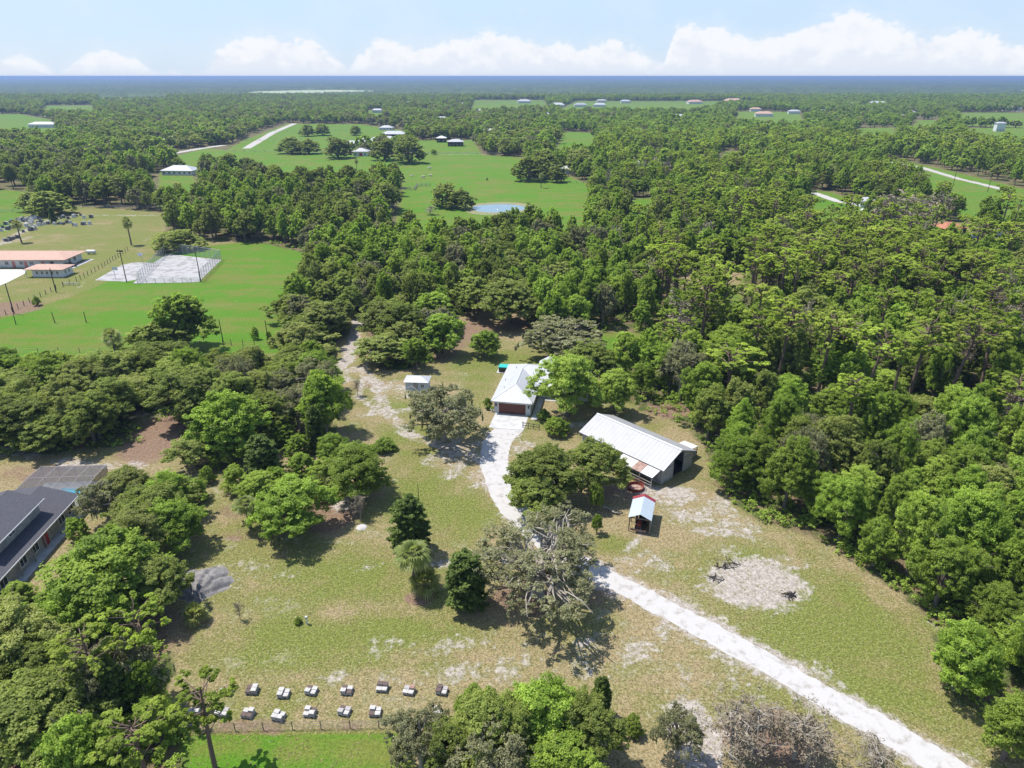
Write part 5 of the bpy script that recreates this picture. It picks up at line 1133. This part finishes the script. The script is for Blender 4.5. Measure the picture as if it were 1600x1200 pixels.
wire_fence('pasture_fence', [G(*p) for p in [(500, 238), (640, 240), (760, 241), (890, 243)]], 'pale board fence along the far edge of the central pasture', 1.5, 8, .16, 3, 'greywood', rails=True)
wire_fence('pasture_fence', [G(*p) for p in [(350, 237), (430, 238), (520, 239)]], 'board fence along the near side of the far green strip', 1.5, 9, .16, 2, 'greywood', rails=True)
wire_fence('pasture_fence', [G(*p) for p in [(385, 220), (470, 219), (560, 217)]], 'board fence across the middle of the far green strip', 1.5, 12, .18, 2, 'greywood', rails=True)
wire_fence('pasture_fence', [G(*p) for p in [(430, 206), (560, 204)]], 'board fence across the far side of the far green strip', 1.5, 14, .2, 2, 'greywood', rails=True)
wire_fence('corral', [G(*p) for p in [(618, 297), (648, 297), (652, 291), (672, 291)]], 'grey panel corral at the left edge of the pond pasture', 1.8, 3.0, .14, 5, 'greywood', rails=True)
wire_fence('cemetery_fence', [G(*p) for p in [(-20, 333), (60, 329), (130, 325), (260, 325)]], 'fence along the road behind the graves', 1.3, 6, .09, 3, 'greywood', rails=True)
wire_fence('yard_fence', [G(*p) for p in [(880, 285), (912, 287)]], 'wire fence in front of the white house in the pasture', 1.4, 5, .08, 3, 'darkpost')
def court_fence():
    cs = [G(215, 443), G(313, 441), G(346, 406), G(262, 394)]; o = cs[0]; e = empty('court_fence', (*o, 0), 0, 'tall chain-link fence round the right half of the sports court', 'fence'); L = [(c[0] - o[0], c[1] - o[1]) for c in cs]
    fr = MB(); fab = MB(); hh = [1.2, 3.8, 3.8, 3.8]
    for i in range(4):
        a, b = L[i], L[(i + 1) % 4]; d = math.dist(a, b); n = int(d / 2.7); h = (1.6, 3.6, 3.6, 3.2)[i]
        for k in range(n):
            t = k / n; p = (a[0] + (b[0] - a[0]) * t, a[1] + (b[1] - a[1]) * t); ps = MB(); ps.tube([(*p, 0), (*p, h)], .07, 5); ps.build('post', M['galv'], e)
        fr.tube([(*a, h), (*b, h)], .05, 4); fab.face((*a, .05), (*b, .05), (*b, h), (*a, h))
    fr.build('top_rail', M['galv'], e); fab.build('mesh', M['link'], e)
court_fence()
def pole(px, py, h, label, arms=True, r0=.16, name='utility_pole', cat='utility pole', lamp=False):
    x, y = G(px, py); e = empty(name, (x, y, 0), random.uniform(-.5, .5), label, cat); lx = random.uniform(-.15, .15)
    b = MB(); b.tube([(0, 0, -.2), (lx, 0, h)], [r0, r0 * .7], 8); b.build('pole', M['darkpost'], e)
    if arms: b = MB(); b.box(lx - .9, -.06, h - .7, lx + .9, .06, h - .56); b.box(lx - .5, -.06, h - 1.3, lx + .5, .06, h - 1.18); b.build('crossarm', M['darkpost'], e)
    if lamp:
        for s in (-.7, .7): b = MB(); b.box(s - .2, -.25, h - .55, s + .2, .15, h - .2); b.build('floodlight', M['black'], e)
    return e
pole(198, 441, 10.5, 'dark light pole at the near edge of the sports court, left of the other', lamp=True); pole(314, 440, 9.5, 'dark bare pole at the right corner of the sports court', arms=False)
pole(88, 457, 7.5, 'dark pole in front of the small tan-roofed building', arms=False); pole(22, 490, 8.5, 'dark pole beside the reddish dirt at the left edge', arms=False)
for px, py, h, lb in ((25, 507, 3, 'lone dark post on the green ball field near the left edge'), (86, 505, 3, 'second lone dark post on the green ball field'), (135, 504, 3, 'third lone dark post on the green ball field'), (349, 535, 6, 'tall dark gate post left of the wire gate'), (420, 540, 6.5, 'tall dark post at the right end of the gate fence')):
    pole(px, py, h, lb, arms=False, r0=.12, name='timber_post', cat='post')
for px, py, h in ((655, 785, 3.2),):
    pole(px, py, h, 'thin dark post behind the tall column tree in the paddock', arms=False, r0=.06, name='timber_post', cat='post')
for px, py, h, lb in ((1400, 280, 12, 'left of the poles by the sand road'), (1433, 290, 12, 'bare pole between the sand road and the bare trees'), (1487, 298, 14, 'tall pole by the bend of the sand road'), (1543, 300, 13, 'pole at the right end of the sand road')): pole(px, py, h, lb)
def hoop(px, py, lb, rz):
    x, y = G(px, py); e = empty('basketball_hoop', (x, y, 0), rz, lb, 'basketball hoop'); b = MB(); b.tube([(0, 0, 0), (0, 0, 3), (0, -.8, 3.3)], .07, 6); b.build('pole', M['galv'], e)
    b = MB(); b.box(-.9, -.85, 2.9, .9, -.8, 4.0); bo = b.build('backboard', M['white'], e); b = MB(); b.lathe([(.21, 3.04), (.24, 3.05), (.21, 3.07)], 14, (0, -1.1)); b.build('rim', M['rim'], bo)
hoop(224, 412, 'basketball hoop at the far side of the open left court', 0); hoop(181, 437, 'basketball hoop at the near side of the open left court', math.pi)
def garden_post():
    x, y = G(480, 975); e = empty('solar_light_post', (x, y, 0), 0, 'short pale post standing alone on the paddock grass', 'post'); b = MB(); b.box(-.08, -.08, 0, .08, .08, .95); b.build('post', M['white'], e); b = MB(); b.box(-.14, -.14, .95, .14, .14, 1.15); b.build('cap', M['galv'], e)  # small solar garden light on a short post, modelled unlit
garden_post()
# long tan-roofed building and its small neighbour
def church_hall():
    x, y = G(101, 420); e = empty('long_hall', (x - 1, y + 1.5, 0), R(0), 'long white single-storey building with a tan hipped roof at the left edge', 'building')
    w = MB(); w.box(-45, 0, 0, 0, 11, 2.9); w.build('wall', M['white'], e)
    r = MB(); z = 3.0; c = [(-46, -1.3, z), (1.6, -1.3, z), (1.6, 12.3, z), (-46, 12.3, z)]; a, b = (-40, 5.5, 4.6), (-4.5, 5.5, 4.6)
    r.face(c[0], c[1], b, a); r.face(c[1], c[2], b); r.face(c[2], c[3], a, b); r.face(c[3], c[0], a); r.face(*[(p[0], p[1], z - .15) for p in c[::-1]])
    for i in range(4): r.face(c[i], (c[i][0], c[i][1], z - .15), (c[(i + 1) % 4][0], c[(i + 1) % 4][1], z - .15), c[(i + 1) % 4])
    r.build('roof', M['tanroof'], e)
    for wx in (-26, -20, -15, -11.5, -4.5): window(e, wx, 1, wx + 1.4, 2.2, 0)
    for dx in (-17.6, -13.4, -7.5): d = MB(); d.box(dx, -.05, .02, dx + 1.1, 0, 2.2); d.build('door', M['pink'], e)
    window(e, 3, .9, 4.4, 2.2, 0, 'y', 1); window(e, 6, .9, 7.4, 2.2, 0, 'y', 1)
    s = MB(); s.box(1.9, -1, 0, 3.6, 12, .06); s.build('walkway', M['concrete'], e)
    x, y = G(52, 433); e = empty('small_hall', (x, y, 0), R(-1), 'small white building with a tan hipped roof in front of the long hall', 'building')
    w = MB(); w.box(0, 0, 0, 10, 5.5, 2.6); w.build('wall', M['white'], e); r = MB(); z = 2.7; c = [(-2.2, -.8, z), (10.8, -.8, z), (10.8, 6.3, z), (-2.2, 6.3, z)]; a, b = (1.5, 2.75, 3.7), (7.2, 2.75, 3.7)
    r.face(c[0], c[1], b, a); r.face(c[1], c[2], b); r.face(c[2], c[3], a, b); r.face(c[3], c[0], a); r.face(*[(p[0], p[1], z - .15) for p in c[::-1]])
    for i in range(4): r.face(c[i], (c[i][0], c[i][1], z - .15), (c[(i + 1) % 4][0], c[(i + 1) % 4][1], z - .15), c[(i + 1) % 4])
    r.build('roof', M['tanroof'], e)
    for k in range(5): window(e, 1.2 + k * 1.7, .9, 2.0 + k * 1.7, 2.0, 0)
    for k in range(2): window(e, 1.2 + k * 2, .9, 2.0 + k * 2, 2.0, 10, 'y', 1)
    p = MB(); p.box(-1.9, -.4, 0, -1.75, -.25, 2.5); p.build('porch_post', M['white'], e)
church_hall()
def tank():
    x, y = G(143, 397); e = empty('gas_tank', (x, y, 0), .05, 'long white gas tank on the grass beside the long hall', 'gas tank'); m = MB()
    m.tube([(-1.8, 0, .95), (-1.65, 0, .95), (-1.3, 0, .95), (1.3, 0, .95), (1.65, 0, .95), (1.8, 0, .95)], [.1, .42, .62, .62, .42, .1], 14); m.build('vessel', M['white'], e, smooth=True)
    for s in (-1, 1): m = MB(); m.box(s - .12, -.4, 0, s + .12, .4, .42); m.build('saddle', M['concrete'], e)
tank()
def graves():
    r = np.random.default_rng(8); proto = {}; fields = [((0, 350), (60, 342), 34), ((5, 356), (60, 352), 22), ((90, 343), (120, 338), 10), ((60, 352), (110, 350), 14), ((30, 364), (62, 358), 9), ((2, 378), (16, 376), 8), ((125, 352), (142, 350), 7), ((140, 340), (150, 338), 3)]
    names = ['among the densest graves at the left edge', 'in the lower part of the densest graves', 'under the small dark conical tree', 'along the path of the cemetery lawn', 'in the short row nearest the long hall', 'in the small cluster at the very left edge', 'in the small group at the middle of the lawn', 'in the pair at the right end of the graves']
    for fi, (a, b, n) in enumerate(fields):
        A, B = G(*a), G(*b); done = set()
        for k in range(n):
            t = r.random(); x = A[0] + (B[0] - A[0]) * t + r.normal() * 1.2; y = A[1] + (B[1] - A[1]) * t + r.normal() * (6 if fi < 2 else 2.5); dark = r.random() < .45; key = dark
            if key not in proto:
                m = MB(); m.box(-.6, -.2, 0, .6, .2, .18); m.box(-.48, -.1, .18, .48, .1, .9); m.lathe([(0, 1.0), (.1, .98), (.2, .9)], 8); me = m.mesh('headstone', M['darkstone' if dark else 'stone']); proto[key] = me
            o = bpy.data.objects.new('headstone', proto[key]); COL.objects.link(o); o.location = (x, y, 0); o.rotation_euler[2] = r.normal() * .1; o.scale = (r.uniform(1.0, 1.7),) * 3
            tag(o, ('dark' if dark else 'pale') + ' headstone ' + names[fi], 'headstone', ('dark' if dark else 'pale') + ' headstones ' + names[fi])
graves()
# ------------------------------------------------------------ houses farther off
def far_house(px, py, w, d, rz, label, roofm='roofhouse', wallm='white', h=2.9, rise=.42, door=None, name='house', gable_=False):
    x, y = G(px, py); e = empty(name, (x, y, 0), R(rz), label, 'house'); b = MB(); b.box(-w / 2, -d / 2, 0, w / 2, d / 2, h); b.build('wall', M[wallm], e); o = .7; r = MB(); zt = h + (d / 2 + o) * rise
    X0, X1, Y0, Y1 = -w / 2 - o, w / 2 + o, -d / 2 - o, d / 2 + o; q = 0 if gable_ else min(d / 2 + o, w / 2 - .2); c = [(X0, Y0, h + .05), (X1, Y0, h + .05), (X1, Y1, h + .05), (X0, Y1, h + .05)]; A, B = (X0 + q, 0, zt), (X1 - q, 0, zt)
    r.face(c[0], c[1], B, A); r.face(c[1], c[2], B); r.face(c[2], c[3], A, B); r.face(c[3], c[0], A); r.face(*[(p[0], p[1], h + .01) for p in c[::-1]]); r.build('roof', M[roofm], e)
    n = max(2, int(w / 3.5))
    for k in range(n):
        a = -w / 2 + w * (k + .3) / n
        if door and k == n // 2: g = MB(); g.box(a, -d / 2 - .06, .02, a + 2.6, -d / 2, 2.5); g.build('door', M[door], e)
        else: window(e, a, .9, a + 1.5, 2.2, -d / 2)
    return e
far_house(284, 272, 21, 12, -4, 'white house with a pale hipped roof just right of the road bend'); far_house(896, 271, 17, 10, -8, 'white house with a pale roof at the right end of the central pasture', h=3.2)
far_house(565, 243, 12, 10, 0, 'small white house with a red door between two big dark oaks', door='red', h=3.6); far_house(552, 229, 20, 10, 3, 'left white-roofed barn behind the red-doored house'); far_house(573, 228, 20, 12, -3, 'right white-roofed barn behind the red-doored house', rise=.6)
far_house(616, 216, 26, 12, 0, 'long open white-roofed barn at the end of the far green strip', h=4.5, wallm='dark'); far_house(600, 221, 24, 10, 0, 'low white-roofed barn in front of the long open barn'); far_house(604, 203, 16, 10, 0, 'white-roofed house above the long open barn')
far_house(654, 201, 14, 9, 0, 'small white roof in the trees behind the largest dark oak'); far_house(712, 228, 14, 9, 0, 'small white shed roof in the green clearing above the pasture', h=4, wallm='dark'); far_house(690, 222, 9, 8, 0, 'dark narrow shed in the clearing above the pasture', roofm='roofawn', wallm='dark', h=4)
far_house(760, 208, 20, 9, 0, 'left of three pale roofs in a row beyond the clearing', roofm='roofawn'); far_house(775, 210, 14, 9, 0, 'middle of three pale roofs in a row beyond the clearing'); far_house(800, 211, 16, 9, 0, 'right of three pale roofs in a row beyond the clearing', roofm='roofawn')
far_house(70, 199, 34, 12, -3, 'white farmhouse with a pale roof in the far left meadow', h=4); far_house(273, 222, 24, 12, 0, 'pale-roofed house among trees left of the far road'); far_house(380, 192, 22, 10, 0, 'white roof at the end of the far road'); far_house(232, 207, 12, 8, 0, 'tiny white roof in the dark wood on the left')
far_house(15, 152, 30, 12, 0, 'tiny white house far off at the left edge')
for i, (px, py, w, rm, lb) in enumerate(FAR_HOUSES):
    w *= .8; far_house(px, py, w, w * .45, random.uniform(-12, 12), lb, roofm=rm, h=4.5 if i != 20 else 9, rise=.5)
far_house(1480, 365, 10, 8, 10, 'low building with an orange-brown roof among the bare trees', roofm='orange', wallm='dark'); far_house(1010, 273, 10, 7, 20, 'small pale roof by the road mouth in the centre right wood', roofm='roofbarn')
far_house(1352, 322, 8, 6, 0, 'small white shed at the end of the short white road'); far_house(1000, 262, 12, 8, 0, 'white roof hidden beside the centre right road')
# vehicles
def car(px, py, rz, m, label, z=0, s=1.0):
    x, y = G(px, py); e = empty('parked_car', (x, y, 0), R(rz), label, 'car'); e.scale = (s,) * 3; b = MB()
    pr = [(-2.2, .35), (-2.25, .75), (-2.0, .95), (-1.35, 1.0), (-.95, 1.42), (.75, 1.45), (1.35, 1.0), (2.15, .88), (2.3, .6), (2.25, .35)]
    n = len(pr); vs = [(p[0], -.85, p[1]) for p in pr] + [(p[0], .85, p[1]) for p in pr]; b.add(vs, [tuple(range(n)), tuple(range(2 * n - 1, n - 1, -1))] + [(i, i + n, (i + 1) % n + n, (i + 1) % n) for i in range(n)]); b.build('body', M[m], e)
    g = MB(); g.add([(-1.28, -.72, 1.035), (-1.28, .72, 1.035), (-.99, .72, 1.4), (-.99, -.72, 1.4)], [(0, 1, 2, 3)]); g.add([(1.31, -.72, 1.06), (1.31, .72, 1.06), (.84, .72, 1.41), (.84, -.72, 1.41)], [(3, 2, 1, 0)]); g.box(-.9, -.865, 1.03, .7, -.85, 1.36); g.box(-.9, .85, 1.03, .7, .865, 1.36); g.build('window', M['glass'], e)
    for wx in (-1.4, 1.4):
        for wy in (-.8, .8): w = MB(); w.tube([(wx, wy - .1, .33), (wx, wy + .1, .33)], .33, 16); wh = w.build('wheel', M['rubber'], e); w = MB(); w.tube([(wx, wy - .11, .33), (wx, wy + .11, .33)], .18, 10); w.build('rim', M['galv'], wh)
    return e
car(214, 623, 40, 'carwhite', 'white car parked under the oaks above the brown path on the left')
car(8, 948, 80, 'cardark', 'dark car at the left edge on the grey drive'); car(1518, 372, 20, 'carblue', 'pale blue car among the bare trees'); car(1535, 385, 0, 'carwhite', 'white car right of the pale blue car'); car(1560, 368, 60, 'carwhite', 'white car farthest right behind the bare trees'); car(1352, 330, 10, 'carwhite', 'white car at the end of the short white road')
car(66, 421, 0, 'cardark', 'dark car under the eave of the long hall'); car(108, 417, 30, 'cardark', 'dark car at the right end of the long hall')
# animals in the pasture
def animal(px, py, rz, m, label, s=1.0):
    x, y = G(px, py); e = empty('cow', (x, y, 0), R(rz), label, 'cow'); e.scale = (s,) * 3
    me = bpy.data.meshes.new('body'); V = [(0, 0, 1.05), (-.6, 0, 1.1), (.55, 0, 1.08), (.95, 0, 1.25), (1.25, 0, 1.0), (1.5, 0, .82)]; E = [(0, 1), (0, 2), (2, 3), (3, 4), (4, 5)]; Rr = [.36, .33, .36, .22, .17, .1]
    for bx, by, b0 in ((-.62, .2, 1), (-.62, -.2, 1), (.55, .2, 2), (.55, -.2, 2)):
        i = len(V); back = bx < 0; V += [(bx, by, .75), (bx + (-.1 if back else .02), by, .42), (bx, by, .03)]; E += [(b0, i), (i, i + 1), (i + 1, i + 2)]; Rr += [.15, .08, .06]
    i = len(V); V += [(-.95, 0, 1.15), (-1.02, 0, .7)]; E += [(1, i), (i, i + 1)]; Rr += [.07, .03]
    i = len(V); V += [(1.22, .17, 1.14), (1.22, -.17, 1.14)]; E += [(4, i), (4, i + 1)]; Rr += [.05, .05]
    me.from_pydata(V, E, []); me.materials.append(M[m]); o = bpy.data.objects.new('body', me); COL.objects.link(o); o.parent = e
    md = o.modifiers.new('skin', 'SKIN'); md.use_smooth_shade = True
    for v, q in zip(me.skin_vertices[0].data, Rr): v.radius = (q, q)
    me.skin_vertices[0].data[0].use_root = True; sb = o.modifiers.new('sub', 'SUBSURF'); sb.levels = 1; sb.render_levels = 1
animal(661, 279, 20, 'hide', 'pale cow on the left in the shaded pasture', 1.3); animal(673, 276, 160, 'hide', 'pale cow right of the left one in the shaded pasture', 1.1); animal(671, 265, 0, 'hide', 'pale cow standing farther back in the shaded pasture', 1.3); animal(761, 282, 80, 'darkhide', 'lone dark cow in the middle of the pasture', 1.1); animal(643, 277, 0, 'hide', 'pale cow nearest the corral side of the shaded pasture')
def pond_pipe():
    x, y = G(778, 328); e = empty('fountain', (x, y, 0), 0, 'tall thin white jet pipe rising from the pond', 'fountain'); m = MB(); m.tube([(0, 0, 0), (.1, 0, 5.5)], [.09, .05], 6); m.build('pipe', M['white'], e); m = MB(); m.lathe([(0, .35), (.4, .3), (.55, .1), (.55, 0)], 14); m.build('float', M['white'], e)
pond_pipe()
# burnt brush on the bare sand patch and fallen logs
def char_pile(px, py, n, rad, label):
    x, y = G(px, py); m = MB(); r = np.random.default_rng(px)
    for k in range(n):
        a = r.random() * 6.28; q = rad * math.sqrt(r.random()); c = np.array([q * math.cos(a), q * math.sin(a) * .6, .05 + .18 * r.random()]); d = unit(r.normal(size=3) * np.array([1, 1, .06])) * r.uniform(.25, .8)
        m.tube([tuple(c - d), tuple(c + d)], [r.uniform(.03, .07), .02], 5)
    o = m.build('burnt_brush', M['char']); o.location = (x, y, 0); tag(o, label, 'burnt brush')
char_pile(1135, 882, 30, 1.9, 'charred branches at the upper left rim of the bare sand patch'); char_pile(1233, 930, 26, .8, 'small charred heap at the right rim of the bare sand patch'); char_pile(1120, 905, 16, 1.0, 'scattered charred sticks at the left rim of the bare sand patch')
for px, py, L_, rz, lb in ((1430, 655, 7, 2.4, 'fallen grey trunk lying in the right-hand wood'), (955, 800, 3.0, -.7, 'bent pale log beside the small bright cedar'), (1060, 610, 5, .2, 'fallen pale trunk behind the barn')):
    x, y = G(px, py); m = MB(); r = np.random.default_rng(px); pts = [(k * L_ / 5 - L_ / 2, .25 * math.sin(k * 1.3), .2 + .05 * k) for k in range(6)]; m.tube(pts, [.2, .18, .15, .12, .08, .04], 7)
    for k in range(5): b = pts[2 + k % 4]; m.tube([b, (b[0] + r.uniform(0, 1.2), b[1] + r.normal() * .8, b[2] + r.uniform(.2, 1))], [.06, .02], 4)
    o = m.build('fallen_trunk', M['pale']); o.location = (x, y, 0); o.rotation_euler[2] = rz; tag(o, lb, 'fallen trunk')
def white_stone():
    x, y = G(565, 824); m = MB(); m.lathe([(0, .16), (.5, .14), (.75, .05), (.8, -.02)], 18); o = m.build('sand_spill', M['shell']); o.location = (x, y, 0); tag(o, 'small round spill of white sand below the thin bare sapling', 'sand spill')
white_stone()
# weeds: rough tufts over the grass and the brush at wood edges
def weeds():
    r = np.random.default_rng(77); n = 42000; d = 38 + 120 * r.random(n) ** 1.3; x = (r.random(n) * 2 - 1) * (d * .8 + 8); y = d
    keep = sdf(CLEAR['paddock'], x, y) > .4; dd = dseg(x, y, DRIVE); keep &= dd > 2.1
    nz = np.sin(x * .7 + y * .3) * np.sin(y * .8 - x * .25) + r.normal(size=n) * .6; keep &= nz > .35
    hx, hy = bn.location.x, bn.location.y; keep &= np.hypot(x - hx - 0, y - hy - 9) > 11
    x, y = x[keep], y[keep]; cl = np.stack([x, y, np.full(len(x), .035)], 1); s = r.uniform(.08, .2, len(x)); v, t = leaf_quads(cl, np.stack([s, s, s * .2], 1), 4, .095, r, up=2.5, fill=.1)
    v[:, 2] = np.maximum(v[:, 2], .006); m = leaf_mat('weed_leaves', (.16, .17, .05), (.36, .31, .13), (.2, .2, .06), .35, hue_var=0)
    o = bpy.data.objects.new('weed_tufts', quad_mesh('weed_tufts', v, t, m)); COL.objects.link(o); tag(o, 'low tufts of weeds and rough grass over the paddock', 'weeds', kind='stuff')
weeds()
def understory():
    r = np.random.default_rng(78); n = 15000; d = 40 + 230 * r.random(n) ** 1.2; x = (r.random(n) * 2 - 1) * (d * .82 + 8); y = d; far_ = np.ones(n, bool)
    for pg in CLEAR.values(): far_ &= sdf(pg, x, y) < -.3
    x, y = x[far_], y[far_]; s = r.uniform(.5, 1.3, len(x)); v, t = leaf_quads(np.stack([x, y, s * .6], 1), np.stack([s, s, s * .8], 1), 60, .2, r, fill=.1, sub=5)
    v[:, 2] = np.maximum(v[:, 2], .01); o = bpy.data.objects.new('undergrowth', quad_mesh('undergrowth', v, t, M['broad'])); COL.objects.link(o); tag(o, 'leafy undergrowth covering the floor of the near woods', 'undergrowth', kind='stuff')
understory()
# ------------------------------------------------------------ air
def haze():
    m = MB(); m.box(-46000, -600, -1.2, 46000, 44000, 62); me_mat = bpy.data.materials.new('haze_air'); me_mat.use_nodes = True; t = me_mat.node_tree; t.nodes.clear()
    out = t.nodes.new('ShaderNodeOutputMaterial'); v = t.nodes.new('ShaderNodeVolumePrincipled'); v.inputs['Color'].default_value = (.29, .41, .66, 1); v.inputs['Density'].default_value = HAZE; v.inputs['Anisotropy'].default_value = .2
    t.links.new(v.outputs[0], out.inputs['Volume']); o = m.build('haze', me_mat); o['kind'] = 'stuff'
HAZE = .00014
haze()
S.cycles.volume_bounces = 0
S.cycles.max_bounces = 6; S.cycles.diffuse_bounces = 3; S.cycles.transparent_max_bounces = 12
print('objects', len(bpy.data.objects))
